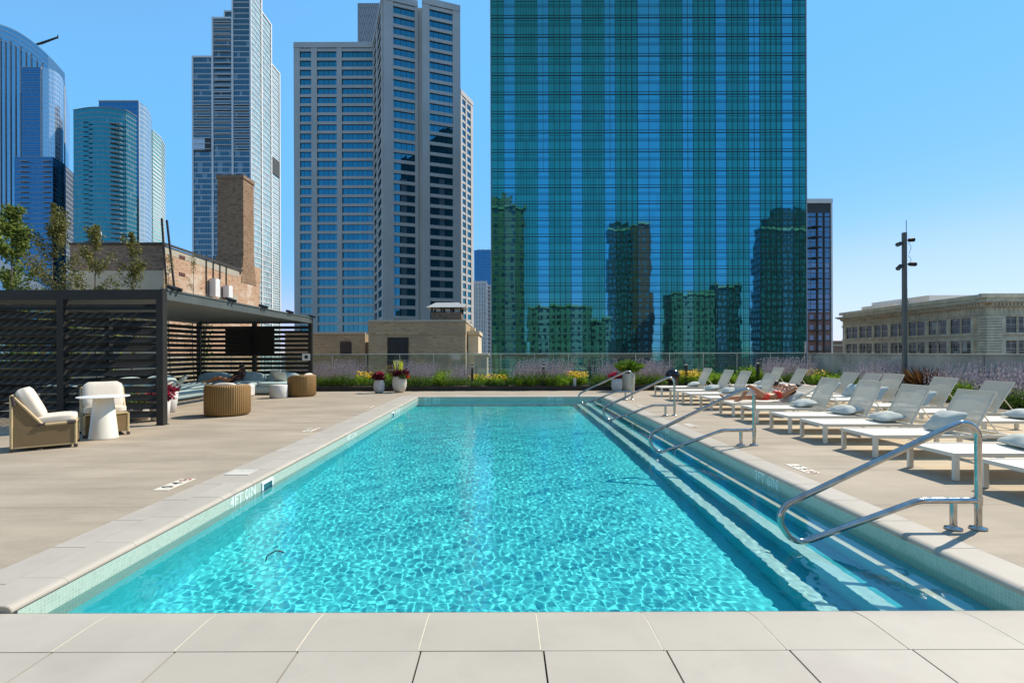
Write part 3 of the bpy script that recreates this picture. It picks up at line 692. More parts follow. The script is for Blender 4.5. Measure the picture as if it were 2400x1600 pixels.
def hand(J, E, pre, wrist, d, side, up, spread=.012, curl=.3):
    """palm with five separate fingers; d = pointing, side = towards the thumb"""
    d, side, up = Vector(d).normalized(), Vector(side).normalized(), Vector(up).normalized(); w_ = Vector(wrist)
    J[pre+'palm'] = (w_+d*.045, (.036, .017)); E.append((pre+'wrist', pre+'palm'))
    for f_, (o_, L_) in enumerate(((.028,.070),(.010,.080),(-.009,.074),(-.027,.058))):
        a_ = w_+d*.085+side*o_; b_ = a_+d*L_*.55-up*curl*L_*.3; c_ = b_+d*L_*.4-up*curl*L_*.6
        for q_, (p_, r_) in enumerate(((a_, .0095), (b_, .0085), (c_, .0072))): J['%sf%d%d' % (pre, f_, q_)] = (p_, r_)
        E.append((pre+'palm', '%sf%d0' % (pre, f_))); E.append(('%sf%d0' % (pre, f_), '%sf%d1' % (pre, f_))); E.append(('%sf%d1' % (pre, f_), '%sf%d2' % (pre, f_)))
    a_ = w_+d*.03+side*.036; b_ = a_+d*.03+side*.018
    J[pre+'t0'] = (a_, .010); J[pre+'t1'] = (b_, .0085); E.append((pre+'palm', pre+'t0')); E.append((pre+'t0', pre+'t1'))
# woman in red, on her back, feet towards the pool; local origin at the lounger's foot end
t = thing('person', 'woman in a red bikini lying on her back with one knee raised', 'person', (5.22, 11.77, .315))
V = Vector
J = {'pelvis': (V((.93,0,.115)), (.125,.09)), 'belly': (V((1.06,0,.11)), (.105,.075)), 'chest': (V((1.20,0,.13)), (.125,.088)), 'upper': (V((1.31,0,.16)), (.13,.075)), 'neck': (V((1.40,0,.19)), .046), 'skull0': (V((1.475,0,.215)), .078), 'skull1': (V((1.56,0,.235)), .082),
     'nose': (V((1.475,0,.315)), .013), 'chin': (V((1.43,0,.262)), .03)}
E = [('pelvis','belly'),('belly','chest'),('chest','upper'),('upper','neck'),('neck','skull0'),('skull0','skull1'),('skull0','nose'),('neck','chin')]
# far leg straight, near leg bent
J.update({'hipA': (V((.86,.10,.10)), .082), 'kneeA': (V((.46,.12,.085)), .052), 'calfA': (V((.32,.125,.075)), .052), 'ankleA': (V((.06,.13,.06)), .033), 'heelA': (V((.02,.13,.03)), .03), 'ballA': (V((-.05,.135,.13)), .030), 'toeA': (V((-.075,.14,.17)), .018)})
E += [('pelvis','hipA'),('hipA','kneeA'),('kneeA','calfA'),('calfA','ankleA'),('ankleA','heelA'),('ankleA','ballA'),('ballA','toeA')]
J.update({'hipB': (V((.86,-.09,.125)), .085), 'thighB': (V((.70,-.09,.25)), .072), 'kneeB': (V((.52,-.09,.385)), .053), 'calfB': (V((.44,-.09,.25)), .050), 'ankleB': (V((.33,-.085,.06)), .033), 'heelB': (V((.345,-.085,.03)), .03), 'ballB': (V((.22,-.09,.025)), .028), 'toeB': (V((.16,-.09,.02)), .018)})
E += [('pelvis','hipB'),('hipB','thighB'),('thighB','kneeB'),('kneeB','calfB'),('calfB','ankleB'),('ankleB','heelB'),('ankleB','ballB'),('ballB','toeB')]
for s_, n_ in ((-1, 'L'), (1, 'R')):
    J.update({'sh'+n_: (V((1.33,.15*s_,.17)), .050), 'el'+n_: (V((1.52,.27*s_,.34)), .038), n_+'wrist': (V((1.60,.10*s_,.30)), .026)})
    E += [('upper','sh'+n_),('sh'+n_,'el'+n_),('el'+n_,n_+'wrist')]
    hand(J, E, n_, J[n_+'wrist'][0], (.12,-s_*1,-.25), (-.3,0,1), (.9,0,.3))
bo = body('body', J, E, M['skin_tan'], t, 'pelvis')
garment('bikini_bottom', bo, lambda c: .84 < c.x < .985 and c.z > .0 and not (c.x < .9 and abs(c.y) > .10 and c.z > .16), M['red_cloth'], t)
garment('bikini_top', bo, lambda c: 1.165 < c.x < 1.27 and abs(c.y) < .16, M['red_cloth'], t)
b = MB()
for s_ in (-1, 1): superq(b, .13, .13, .085, e=2, M_=Matrix.Translation((1.22, s_*.065, .205)), n=16, m=10)
b.build('bikini_cup', M['red_cloth'], t)
b = MB(); superq(b, .20, .19, .19, e=2.2, M_=Matrix.Translation((1.565, 0, .215)), n=18, m=12, rough=.04); superq(b, .24, .22, .07, e=2, M_=Matrix.Translation((1.60, .02, .13)), n=18, m=10, rough=.1); b.build('hair', M['hair_dark'], t)
b = MB()
for s_ in (-1, 1): superq(b, .045, .05, .014, e=2.5, M_=Matrix.Translation((1.505, s_*.032, .293)), n=14, m=8)
b.build('sunglasses', M['black'], t)
b = MB(); superq(b, .012, .045, .010, e=2, M_=Matrix.Translation((1.452, 0, .291)), n=12, m=6); b.build('mouth', simple('lips', (.35,.08,.06), .5), t)
# woman in black, face down, head towards the pool
t = thing('person', 'woman in a black bikini lying face down on folded arms', 'person', (7.96, 15.12, .325))
J = {'pelvis': (V((.92,0,.11)), (.13,.10)), 'belly': (V((.78,0,.10)), (.11,.08)), 'chest': (V((.62,0,.11)), (.135,.09)), 'upper': (V((.50,0,.13)), (.135,.08)), 'neck': (V((.40,0,.15)), .048), 'skull0': (V((.33,0,.165)), .076), 'skull1': (V((.25,0,.18)), .082), 'nose': (V((.31,-.095,.16)), .014)}
E = [('pelvis','belly'),('belly','chest'),('chest','upper'),('upper','neck'),('neck','skull0'),('skull0','skull1'),('skull0','nose')]
for s_, n_ in ((-1, 'L'), (1, 'R')):
    J.update({'hip'+n_: (V((1.02,.09*s_,.10)), .088), 'knee'+n_: (V((1.42,.11*s_,.07)), .052), 'calf'+n_: (V((1.56,.11*s_,.075)), .052), 'ankle'+n_: (V((1.80,.12*s_,.055)), .032), 'ball'+n_: (V((1.92,.12*s_,.02)), .026), 'toe'+n_: (V((1.97,.12*s_,.016)), .016)})
    E += [('pelvis','hip'+n_),('hip'+n_,'knee'+n_),('knee'+n_,'calf'+n_),('calf'+n_,'ankle'+n_),('ankle'+n_,'ball'+n_),('ball'+n_,'toe'+n_)]
    J.update({'sh'+n_: (V((.50,.16*s_,.12)), .050), 'el'+n_: (V((.30,.30*s_,.05)), .038), n_+'wrist': (V((.16,.10*s_,.045)), .026)})
    E += [('upper','sh'+n_),('sh'+n_,'el'+n_),('el'+n_,n_+'wrist')]
    hand(J, E, n_, J[n_+'wrist'][0], (-.15,-s_*1,0), (-1,0,.1), (0,0,1))
bo = body('body', J, E, M['skin_pale'], t, 'pelvis')
garment('bikini_bottom', bo, lambda c: .86 < c.x < 1.06 and c.z > .02, M['black_cloth'], t)
garment('bikini_top', bo, lambda c: .60 < c.x < .645, M['black_cloth'], t)
b = MB(); superq(b, .22, .21, .19, e=2.1, M_=Matrix.Translation((.255, .012, .205)), n=18, m=12, rough=.05); superq(b, .09, .09, .09, e=2, M_=Matrix.Translation((.20, 0, .31)), n=14, m=10); b.build('hair', M['hair_dark'], t)

# ================================================================== PERGOLA
def lerp(a, b, t_): return a+(b-a)*t_
XR = lambda y: lerp(-7.17, -7.46, (y-10.43)/8.77)
PYN, PYF, PXL = 10.43, 19.2, -11.75
t = thing('louvered_pergola', 'dark steel pergola with slatted screens and louvred roof over the sofas', 'pergola', (0, 0, 0))
for x, y in ((-7.17,PYN),(-9.24,PYN),(PXL,PYN),(-7.46,PYF),(-9.62,PYF),(PXL,PYF),(PXL,14.8)):
    b = MB(); b.box(x-.07, x+.07, y-.07, y+.07, 0, 2.62); b.box(x-.09, x+.09, y-.09, y+.09, 0, .012); b.build('post', M['dark_metal'], t)
b = MB(); b.box(PXL-.07, -7.10, PYN-.07, PYN+.07, 2.621, 2.82); b.build('front_beam', M['dark_metal'], t)
b = MB(); b.box(PXL-.07, -7.39, PYF-.07, PYF+.07, 2.621, 2.82); b.build('back_beam', M['dark_metal'], t)
b = MB(); dd = Vector((-.29, 8.63, 0)).normalized(); nn = (dd.y, -dd.x); b.obox((-7.105, PYN+.071), (dd.x, dd.y), nn, 0, 8.63, 2.623, 2.81, -.12, 0); b.obox((-7.105, PYN+.071), (dd.x, dd.y), nn, 0, 8.63, 2.812, 2.85, -.15, .02); b.build('side_beam', M['charcoal_light'], t)  # sunlit face of this beam painted as a lighter grey than the others
b = MB(); b.box(PXL-.07, PXL+.05, PYN+.071, PYF-.071, 2.622, 2.82); b.build('side_beam', M['dark_metal'], t)
x = PXL+.16
while x < -7.30:
    xe = min(x, -7.45); ye = PYF-.09
    b = MB(); Mx = Matrix.Translation((x if x < -7.5 else x-.1, (PYN+ye)/2+.05, 2.715)) @ Matrix.Rotation(R(-25), 4, 'Y'); b.xbox(Mx, .16, ye-PYN-.20, .018); b.build('roof_louver', M['charcoal_light'], t); x += .2
def screen(p0, p1, outn, z0=.22, z1=2.55, pitch=.1725, w_=.155, tilt=42, posts=()):
    p0, p1 = Vector((*p0, 0)), Vector((*p1, 0)); d = (p1-p0); L_ = d.length; d.normalize(); nn = Vector((*outn, 0))
    z = z0; 
    while z < z1:
        Mx = Matrix((d, nn, Vector((0,0,1)))).transposed().to_4x4(); Mx.translation = (p0+p1)/2+Vector((0,0,z))
        b = MB(); b.xbox(Mx @ Matrix.Rotation(R(tilt-90), 4, 'X'), L_, w_, .016)
        b.build('screen_slat', M['dark_metal'], t); z += pitch
screen((-9.31, PYN), (PXL+.07, PYN), (0,-1), tilt=42); screen((-7.24, PYN), (-9.17, PYN), (0,-1))
screen((-9.69, PYF), (PXL+.07, PYF), (0,-1), tilt=8, w_=.115); screen((-7.53, PYF), (-9.55, PYF), (0,-1), tilt=8, w_=.115)
screen((PXL, PYN+.07), (PXL, 14.73), (-1,0), tilt=30, w_=.13); screen((PXL, 14.87), (PXL, PYF-.07), (-1,0), tilt=30, w_=.13)
t = thing('television', 'large black screen television hung on the back slats of the pergola', 'television', (-9.73, PYF-.14, 1.95))
b = MB(); b.box(-.93, .93, -.03, .03, -.53, .53); b.build('housing', M['black'], t); b = MB(); b.box(-.915, .915, -.033, -.0305, -.515, .515); b.build('screen', M['screen'], t)
for i, (y, lb) in enumerate(((10.75,'on the near corner of the pergola beam'),(13.1,'second along the pergola beam'),(15.0,'third along the pergola beam'),(17.0,'fourth along the pergola beam'),(19.15,'on the far corner of the pergola beam'))):
    t = thing('spotlight_cluster', 'small black adjustable spotlights '+lb, 'spotlight', (XR(y)+.02, y, 2.85), 0, 'spotlight clusters on the pergola beam')
    b = MB(); b.box(-.05,.05,-.10,.10,0,.02); b.build('bracket', M['charcoal_light'], t)
    for s_, rz in ((-.07, -.2), (.07, .35)):
        b = MB(); b.tube([(0,s_,.02),(0.02,s_,.06)], .009, 6); b.tube([(-.03,s_-.02,.075),(.14,s_+rz*.1,.005)], [.036,.044], 10); b.build('lamp_head', M['black'], t)
t = thing('notice_plate', 'white square plate with black square on the far right pergola post', 'plate', (-7.60, PYF-.075, 1.33))
b = MB(); b.box(-.155,.155,-.012,-.0005,-.13,.13); b.build('plate', M['white'], t); b = MB(); b.box(-.06,.06,-.014,-.0125,-.065,.065); b.build('black_square', M['black'], t)
t = thing('notice_board', 'tall narrow white board on a post inside the pergola', 'board', (-9.55, 13.95, 0))
b = MB(); b.box(-.075,.075,-.01,.01,.78,1.13); b.build('panel', M['white'], t); b = MB(); b.box(-.012,.012,.011,.03,0,.80); b.build('post', M['dark_metal'], t)

# sofas
def sofa_unit(nm, lb, x, y, rz, w_, d_, nb, grp):
    t = thing(nm, lb, 'sofa', (x, y, 0), rz, grp)
    b = MB(); superq(b, w_, d_, .34, e=5, M_=Matrix.Translation((0, 0, .17)), n=40, m=18, rough=.03); b.build('base', M['sage_cushion'], t)
    b = MB()
    n_ = max(1, round(w_/1.5))
    for i in range(n_): superq(b, w_/n_-.03, d_-.04, .16, e=4, M_=Matrix.Translation((-w_/2+w_/n_*(i+.5), -.01, .36)), n=36, m=14, rough=.08, seed=i)
    b.build('seat_cushion', M['sage_cushion'], t)
    for i in range(nb):
        b = MB(); superq(b, w_/nb-.03, .34, .52, e=2.8, M_=Matrix.Translation((-w_/2+w_/nb*(i+.5), d_/2-.17, .50)) @ Matrix.Rotation(R(-10), 4, 'X'), n=30, m=14, rough=.05, seed=i+5); b.build('backrest', M['sage_cushion'], t)
    return t
sofa_unit('outdoor_sofa', 'long sage blue upholstered sofa along the back screen of the pergola', -9.62, 18.38, 0, 3.9, 1.25, 3, 'sage blue sofas under the pergola')
sofa_unit('outdoor_sofa', 'deep sage blue daybed sofa along the left screen, striped with sun', -10.9, 15.9, R(90), 3.0, 1.5, 2, 'sage blue sofas under the pergola')
sofa_unit('outdoor_sofa', 'sage blue sofa behind the front slatted screen of the pergola', -10.4, 12.6, R(180), 1.9, 1.1, 2, 'sage blue sofas under the pergola')
for i, (x, y, z, rx, ry, rz, lb, mt) in enumerate(((-10.9,16.9,.60,0,-50,20,'striped cream pillow leaning at the sofa corner','sand_pillow'), (-11.1,15.2,.55,0,-30,10,'white sunlit pillow on the daybed sofa','cushion'), (-8.25,18.35,.60,-50,0,15,'sand coloured pillow near the right end of the back sofa','sand_pillow'), (-8.55,18.7,.66,-60,0,0,'pale blue patterned pillow behind the sand coloured one','pillow'), (-10.55,15.6,.52,0,-15,40,'small cream pillow lying on the daybed sofa','cushion'))):
    pillow(x, y, z, rx, ry, rz, lb, .42, .48, .16, mt, 40+i, 'pillows on the sofas')
# person on the sofa
t = thing('person', 'dark haired person in brown lounging on the sofa with bare legs stretched left', 'person', (-9.75, 18.0, .42))
J = {'pelvis': (V((-.05,0,.10)), (.14,.12)), 'belly': (V((.03,.06,.17)), (.12,.10)), 'chest': (V((.10,.16,.27)), (.14,.10)), 'upper': (V((.13,.20,.36)), (.13,.08)), 'neck': (V((.14,.20,.44)), .048), 'skull0': (V((.15,.18,.50)), .08), 'skull1': (V((.15,.18,.56)), .085), 'nose': (V((.13,.08,.50)), .014)}
E = [('pelvis','belly'),('belly','chest'),('chest','upper'),('upper','neck'),('neck','skull0'),('skull0','skull1'),('skull0','nose')]
for s_, n_, kz in ((-1, 'L', .22), (1, 'R', .14)):
    J.update({'hip'+n_: (V((-.15,.09*s_-.03,.09)), .085), 'knee'+n_: (V((-.52,.10*s_-.12,kz)), .054), 'calf'+n_: (V((-.64,.1*s_-.14,kz*.7)), .05), 'ankle'+n_: (V((-.90,.10*s_-.18,.03)), .033), 'ball'+n_: (V((-.99,.10*s_-.2,.07)), .027)})
    E += [('pelvis','hip'+n_),('hip'+n_,'knee'+n_),('knee'+n_,'calf'+n_),('calf'+n_,'ankle'+n_),('ankle'+n_,'ball'+n_)]
    J.update({'sh'+n_: (V((.12+.14*s_,.18,.35)), .05), 'el'+n_: (V((.10+.2*s_,.02,.15)), .038), n_+'wrist': (V((-.05+.08*s_,-.10,.12)), .026)})
    E += [('upper','sh'+n_),('sh'+n_,'el'+n_),('el'+n_,n_+'wrist')]
    hand(J, E, n_, J[n_+'wrist'][0], (-1,-.3,.1), (0,.2,1), (.1,-1,0))
bo = body('body', J, E, M['skin_tan'], t, 'pelvis')
garment('dress', bo, lambda c: c.x > -.24 and c.z < .42 and c.y > -.13, M['dark_dress'], t, .012)
b = MB(); superq(b, .21, .22, .24, e=2.1, M_=Matrix.Translation((.16, .205, .54)), n=18, m=12, rough=.05); superq(b, .22, .12, .34, e=2.3, M_=Matrix.Translation((.17, .24, .38)), n=18, m=12, rough=.08); b.build('hair', M['hair_dark'], t)

# rattan tub chairs
def tub_chair(lb, x, y, rz, r=.5):
    t = thing('rattan_tub_chair', lb, 'armchair', (x, y, 0), rz, 'rattan tub chairs by the pergola')
    def shell(a0, a1, n, h0, h1, ro, ri):
        b = MB(); vs = []
        for i in range(n+1):
            a = R(lerp(a0, a1, i/n)); q = abs(i/n-.5)*2; h = lerp(h1, h0, max(0, (q-.55)/.45)**2)
            rib = .004*math.cos(a*64*1.0)
            prof = [(ro-.03+rib, .02), (ro+rib, .07), (ro+rib, h-.06), (ro-.02, h-.015), ((ro+ri)/2, h), (ri+.02, h-.015), (ri, h-.06), (ri, .34)]
            for rr, z in prof: vs.append((rr*math.cos(a), rr*math.sin(a), z))
        m = 8; b.mesh(vs, [(i*m+k_, (i+1)*m+k_, (i+1)*m+k_+1, i*m+k_+1) for i in range(n) for k_ in range(m-1)])
        b.face([vs[k_] for k_ in range(m)], None, False); b.face([vs[n*m+k_] for k_ in range(m)][::-1], None, False)
        return b
    shell(45, 315, 220, .66, .74, r, r-.13).build('woven_shell', M['rattan'], t)
    b = MB(); b.lathe([(r-.03,.02),(r-.015,.05),(r-.02,.30),(r-.06,.33),(.01,.335)], n=60); b.build('seat_base', M['rattan'], t)
    b = MB(); superq(b, r*1.55, r*1.5, .15, e=2.6, M_=Matrix.Translation((.05, 0, .40)), n=30, m=12, rough=.04); b.build('seat_cushion', M['cushion'], t)
    b = MB(); superq(b, .16, .60, .38, e=3, M_=Matrix.Translation((-.24, 0, .60)) @ Matrix.Rotation(R(-12), 4, 'Y'), n=26, m=12, rough=.04); b.build('back_cushion', M['cushion'], t)
tub_chair('rattan tub armchair seen from behind, nearest the camera by the pergola', -6.72, 12.1, R(105), .5)
tub_chair('rattan tub armchair beside the far right pergola post, facing left', -7.02, 17.25, R(172), .47)
t = thing('drum_side_table', 'round speckled white drum table before the far rattan chair', 'side table', (-7.52, 16.6, 0)); b = MB(); b.lathe([(.26,0),(.28,.03),(.28,.40),(.265,.43),(.01,.432)], n=40); b.build('drum', M['terrazzo'], t)
t = thing('cube_side_table', 'square white block table half hidden behind the near rattan chair', 'side table', (-8.95, 17.1, 0)); b = MB(); superq(b, .56, .50, .42, e=14, M_=Matrix.Translation((0,0,.21)), n=40, m=20); b.build('block', M['terrazzo'], t)

# lounge chairs with rope sides and the cone table
def lounge_chair(lb, x, y, rz):
    t = thing('lounge_chair', lb, 'armchair', (x, y, 0), rz, 'rope sided lounge chairs')
    D, W_ = .74, .62       # faces +x
    for s_ in (-1, 1):
        b = MB(); ys = s_*W_/2
        b.box(-D/2+.02, D/2-.02, ys-.012, ys+.012, .07, .375)
        vs = [(-D/2+.0, ys, .36), (-D/2+.36, ys, .36), (-D/2+.05, ys, .85), (-D/2+.0, ys, .85)]
        b.face([(p[0], p[1]-.008*s_, p[2]) for p in vs], None, False); b.face([(p[0], p[1]+.008*s_, p[2]) for p in vs][::-1], None, False); b.build('woven_side', M['rope'], t)
        b = MB(); b.tube([(-D/2, ys, .03), (-D/2, ys, .86)], .021, 10); b.tube([(D/2, ys, .03), (D/2, ys, .40)], .019, 10); b.tube([(-D/2+.34, ys, .385), (D/2, ys, .40)], .022, 10)
        b.tube([(-D/2+.02, ys, .84), (-D/2+.36, ys, .37)], .020, 10); b.tube([(-D/2, ys, .06), (D/2, ys, .06)], .014, 8); b.build('side_frame', M['cane'], t)
        for xx in (-D/2, D/2):
            b = MB(); b.box(xx-.024, xx+.024, ys-.024, ys+.024, 0, .05); b.build('foot', M['brown_leather'], t)
        b = MB(); b.tube([(-D/2+.03, ys, .70), (-D/2+.012, ys, .85)], .030, 10); b.tube([(D/2-.10, ys, .398), (D/2+.004, ys, .401)], .0255, 10); b.tube([(-D/2+.30, ys, .40), (-D/2+.38, ys, .385)], .026, 10); b.build('leather_wrap', M['brown_leather'], t)
    b = MB(); b.box(-D/2-.012, -D/2+.012, -W_/2+.02, W_/2-.02, .07, .82); b.build('woven_back', M['rope'], t)
    b = MB(); b.box(D/2-.012, D/2+.012, -W_/2+.02, W_/2-.02, .07, .37); b.build('woven_front', M['rope'], t)
    b = MB(); b.tube([(D/2,-W_/2,.40),(D/2,W_/2,.40)], .019, 8); b.tube([(-D/2,-W_/2,.85),(-D/2,W_/2,.85)], .02, 8); b.build('cross_rail', M['cane'], t)
    b = MB(); superq(b, .70, .60, .135, e=7, M_=Matrix.Translation((.03, 0, .455)) @ Matrix.Rotation(R(-3), 4, 'Y'), n=34, m=14, rough=.03); b.build('seat_cushion', M['cushion'], t)
    b = MB(); superq(b, .19, .60, .54, e=5.5, M_=Matrix.Translation((-.17, 0, .70)) @ Matrix.Rotation(R(-24), 4, 'Y'), n=30, m=14, rough=.03); b.build('back_cushion', M['cushion'], t)
lounge_chair('cream cushioned rope lounge chair at far left, seen from its side', -7.38, 8.03, R(38))
lounge_chair('cream cushioned rope lounge chair behind the white cone table', -7.45, 9.28, R(-46))
t = thing('cone_table', 'round white bistro table on a tapered cone pedestal', 'table', (-7.08, 8.80, 0))
b = MB(); b.lathe([(.215,0),(.218,.012),(.21,.03),(.145,.715),(.135,.722)], n=40); b.build('pedestal', M['cream'], t)
b = MB(); b.lathe([(.355,.726),(.378,.731),(.378,.741),(.372,.744),(.01,.7465)], n=56); b.build('tabletop', M['white'], t)
#PART4
# ================================================================== CITY
def frame2(p0, p1):
    d = Vector((p1[0]-p0[0], p1[1]-p0[1])); L_ = d.length; d.normalize(); return (d.x, d.y), (d.y, -d.x), L_
def prism(b, foot, z0, z1, off=0):
    """vertical faces with UV in metres; foot counter-clockwise seen from above"""
    u = off
    for i in range(len(foot)):
        p, q = foot[i], foot[(i+1) % len(foot)]; L_ = math.dist(p, q)
        b.face([(p[0],p[1],z0),(q[0],q[1],z0),(q[0],q[1],z1),(p[0],p[1],z1)], [(u,z0),(u+L_,z0),(u+L_,z1),(u,z1)], False); u += L_
def cap(b, foot, z): b.face([(p[0],p[1],z) for p in foot], [(p[0],p[1]) for p in foot], False)
def rect(x0, x1, y0, y1): return [(x0,y0),(x1,y0),(x1,y1),(x0,y1)]
def grid_face(b, p0, p1, z0, z1, fh, slab=(.5,.25), piers=(), phase=0, pd=.3, core=0):
    """floor slabs and vertical piers standing proud of a face (p0->p1 with the outside on the right)"""
    d, n, L_ = frame2(p0, p1)
    z = z0+phase
    while z < z1+.01:
        if slab: b.obox(p0, d, n, 0, L_, z, min(z+slab[0], z1+slab[0]), -core, slab[1])
        z += fh
    for u0, u1 in piers: b.obox(p0, d, n, u0, u1, z0, z1+(slab[0] if slab else 0)-.01, -core, pd)
GB = -45
M['roof'] = simple('roof_gravel', (.25,.24,.22), .95, var=.2)
# --- the green glass tower straight ahead
k_green = (.05,.62,.52); k_blue = (.10,.60,.95)
M['gt_green'] = curtain('green_glass', (.065,.37,.33), (.001,.022,.024), .98, 2.90, (.05,.07), (.010,.03,.035), f=.72, tilt=.005, wave=.008, rnd=.75, span=.55, spanc=(.001,.018,.02))
M['gt_blue'] = curtain('blue_glass', (.11,.46,.58), (.001,.035,.06), 1.97, 2.90, (.0,.07), (.01,.05,.09), f=.76, tilt=.007, wave=.007, rnd=.40, span=.5, spanc=(.002,.04,.08))
M['gt_line'] = simple('tower_mullion', (.012,.045,.055), .4, var=.1)
D = 88.; X0 = (1152.6-1182)/1168*D; X1 = (1890-1182)/1168*D
t = thing('glass_tower', 'wide flat tower of green and blue mirrored glass straight beyond the pool', 'tower', (0, D, 0))
zoom = lambda v: X0+(v-42)/1374*(X1-X0)
bands = [(42,99,0),(99,147,1),(147,245,0),(245,294,1),(294,390,0),(390,440,1),(440,537,0),(537,585,1),(585,682,0),(682,780,1),(780,877,0),(877,925,1),(925,1022,0),(1022,1070,1),(1070,1167,0),(1167,1216,1),(1216,1312,0),(1312,1360,1),(1360,1416,0)]
TOP = 74.
fl = []; z = GB
zl = 1.5+(824.5-750/1.866)/1168*D      # level where the storeys grow taller
z = zl
while z > GB: fl.append(z); z -= 2.88
z = zl
while z < TOP: z += 3.38; fl.append(z)
fl = sorted(fl)
for i in range(len(bands)):
    a_, c_, blue = bands[i]; b = MB(); xa, xc = zoom(a_), zoom(c_); b.m = 0
    zz = [GB]+fl+[TOP+3]
    for j in range(len(zz)-1):
        va = j*2.90+300; vb = va+2.90; ua = i*13+.0; nn_ = 4 if (not blue and c_-a_ > 60) else 2
        ub = ua+(nn_*.98 if not blue else (1.97*(2 if c_-a_ > 60 else 1)))
        b.face([(xa,0,zz[j]),(xc,0,zz[j]),(xc,0,zz[j+1]),(xa,0,zz[j+1])], [(ua,va+.001),(ub,va+.001),(ub,vb-.001),(ua,vb-.001)], False)
    b.build('blue_glass_bay' if blue else 'green_glass_bay', M['gt_blue' if blue else 'gt_green'], t)
b = MB()
for z in fl:
    b.box(X0, X1, -.09, -.02, z-.075, z+.04); b.box(X0, X1, -.06, -.02, z+.42, z+.49)
for i, (a_, c_, blue) in enumerate(bands):
    xa, xc = zoom(a_), zoom(c_); b.box(xa-.03, xa+.03, -.075, -.015, GB, TOP)
    if not blue:
        n_ = 4 if c_-a_ > 60 else 2
        for q in range(1, n_):
            xm = lerp(xa, xc, q/n_); b.box(xm-.028, xm+.028, -.07, -.015, GB, TOP)
        for z in fl: b.box(xa+.03, xc-.03, -.055, -.015, z-.50, z-.46)
    elif i in (3, 7, 11, 15):
        xm = (xa+xc)/2; b.box(xm-.025, xm+.025, -.07, -.015, zl, TOP)
    elif i == 9: xm = (xa+xc)/2; b.box(xm-.03, xm+.03, -.07, -.015, GB, TOP)
b.build('mullion_grid', M['gt_line'], t)
b = MB(); foot = [(X1,0),(X1,30),(X0,30),(X0,0)]
for p, q in ((foot[0],foot[1]),(foot[1],foot[2]),(foot[2],foot[3])):
    L_ = math.dist(p, q); b.face([(*p,GB),(*q,GB),(*q,TOP+3),(*p,TOP+3)], [(0,GB),(L_,GB),(L_,TOP+3),(0,TOP+3)], False)
cap(b, [(X0,0),(X1,0),(X1,30),(X0,30)], TOP+3); M['gt_side'] = curtain('side_glass', (.05,.13,.13), (.003,.015,.014), .98, 2.9, (.05,.4), (.006,.012,.012), f=.5, rnd=.5); b.build('side_glazing', M['gt_side'], t)
b = MB(); b.box(X0-.12, X0-.002, -.1, .1, GB, TOP); b.box(X1+.002, X1+.16, -.12, .1, GB, TOP); b.build('corner_trim', M['slab_grey'], t)

# --- grey concrete tower with ribbon windows
M['ribbon'] = curtain('ribbon_glass', (.07,.31,.42), (.004,.026,.038), 1.55, 50, (.13,.0), (.015,.03,.035), f=.62, tilt=.03, wave=.01, rnd=.85, blinds=.06, blindc=(.25,.30,.30))
M['ribbon_dark'] = curtain('ribbon_glass_dark', (.14,.34,.44), (.006,.018,.022), 2.2, 50, (.12,.0), (.015,.02,.02), f=.42, tilt=.03, wave=.01, rnd=.6)
winq = {}
def win_parts(t, quads, mats, cap_n=100, name='window'):
    """the windows that show largest as parts, the rest as one part"""
    quads.sort(key=lambda q: -q[0])
    for s_, d_, m_ in quads[:cap_n]:
        b = MB(); b.obox(*d_); b.build(name, mats[m_], t)
    rest = quads[cap_n:]
    if rest:
        b = MB()
        for s_, d_, m_ in rest: b.m = m_; b.obox(*d_)
        o = b.build(name, mats, t); o['kind'] = 'stuff'
t = thing('concrete_tower', 'grey concrete apartment tower with long ribbon windows and stepped wings', 'tower', (0, 0, 0))
H0 = 99.8; body_ = MB(); body_.m = 0; quads = []
def wing(foot, faces, h, fh=2.9, ztop=2.6, dark=0):
    prism(body_, foot, GB, h); cap(body_, foot, h)
    for (i, bays, pd) in faces:
        p0, p1 = foot[i], foot[(i+1) % len(foot)]; d, n, L_ = frame2(p0, p1)
        z = h-ztop
        cols = []; u = 0
        for (u0, u1) in bays: cols.append((u, u0)); u = u1
        cols.append((u, L_))
        for a_, c_ in cols: body_.obox(p0, d, n, a_, c_, GB, h-.01, 0, pd)
        body_.obox(p0, d, n, 0, L_, h-1.5, h+.25, 0, pd+.12)
        k_ = 0
        while z > -12:
            for u0, u1 in bays:
                body_.obox(p0, d, n, u0, u1, z, z+fh-1.98, 0, pd-.12)
                mid = (p0[0]+d[0]*(u0+u1)/2, p0[1]+d[1]*(u0+u1)/2); ds = math.hypot(*mid)
                quads.append(((u1-u0)*abs(n[0]*mid[0]+n[1]*mid[1])/ds**3*1e4, (p0, d, n, u0, u1, z-1.98, z, .01, .05), dark))
            z -= fh; k_ += 1
AX, AY = -33.2, 138.; 
zx = lambda v, y: ((660+v/1.824)-1182)/1168*y
LY = 159.
bayL = [(zx(84,LY)-zx(58,LY), zx(133,LY)-zx(58,LY)), (zx(157,LY)-zx(58,LY), zx(241,LY)-zx(58,LY)), (zx(263,LY)-zx(58,LY), zx(392,LY)-zx(58,LY)+1)]
Lx0 = zx(58, LY); wing([(Lx0,LY),(-40.5,LY),(-40.5,LY+24),(Lx0,LY+24)], [(0, bayL, .55)], H0)
V2s = (-22.6, 138.4); V2e = (-12.4, 142.0); V1s = (AX, AY); V1e = (-24.3, 141.2)
back = (-41.5, 159.5)
wing([V1s, V1e, (-30,165), back], [(0, [(2.6, 8.6)], .55), (3, [(2.5, 9.5), (12, 20.5)], .4)], H0+.5)
wing([V2s, V2e, (-19,164), (-26,160)], [(0, [(2.0, 8.6)], .55)], H0-.3)
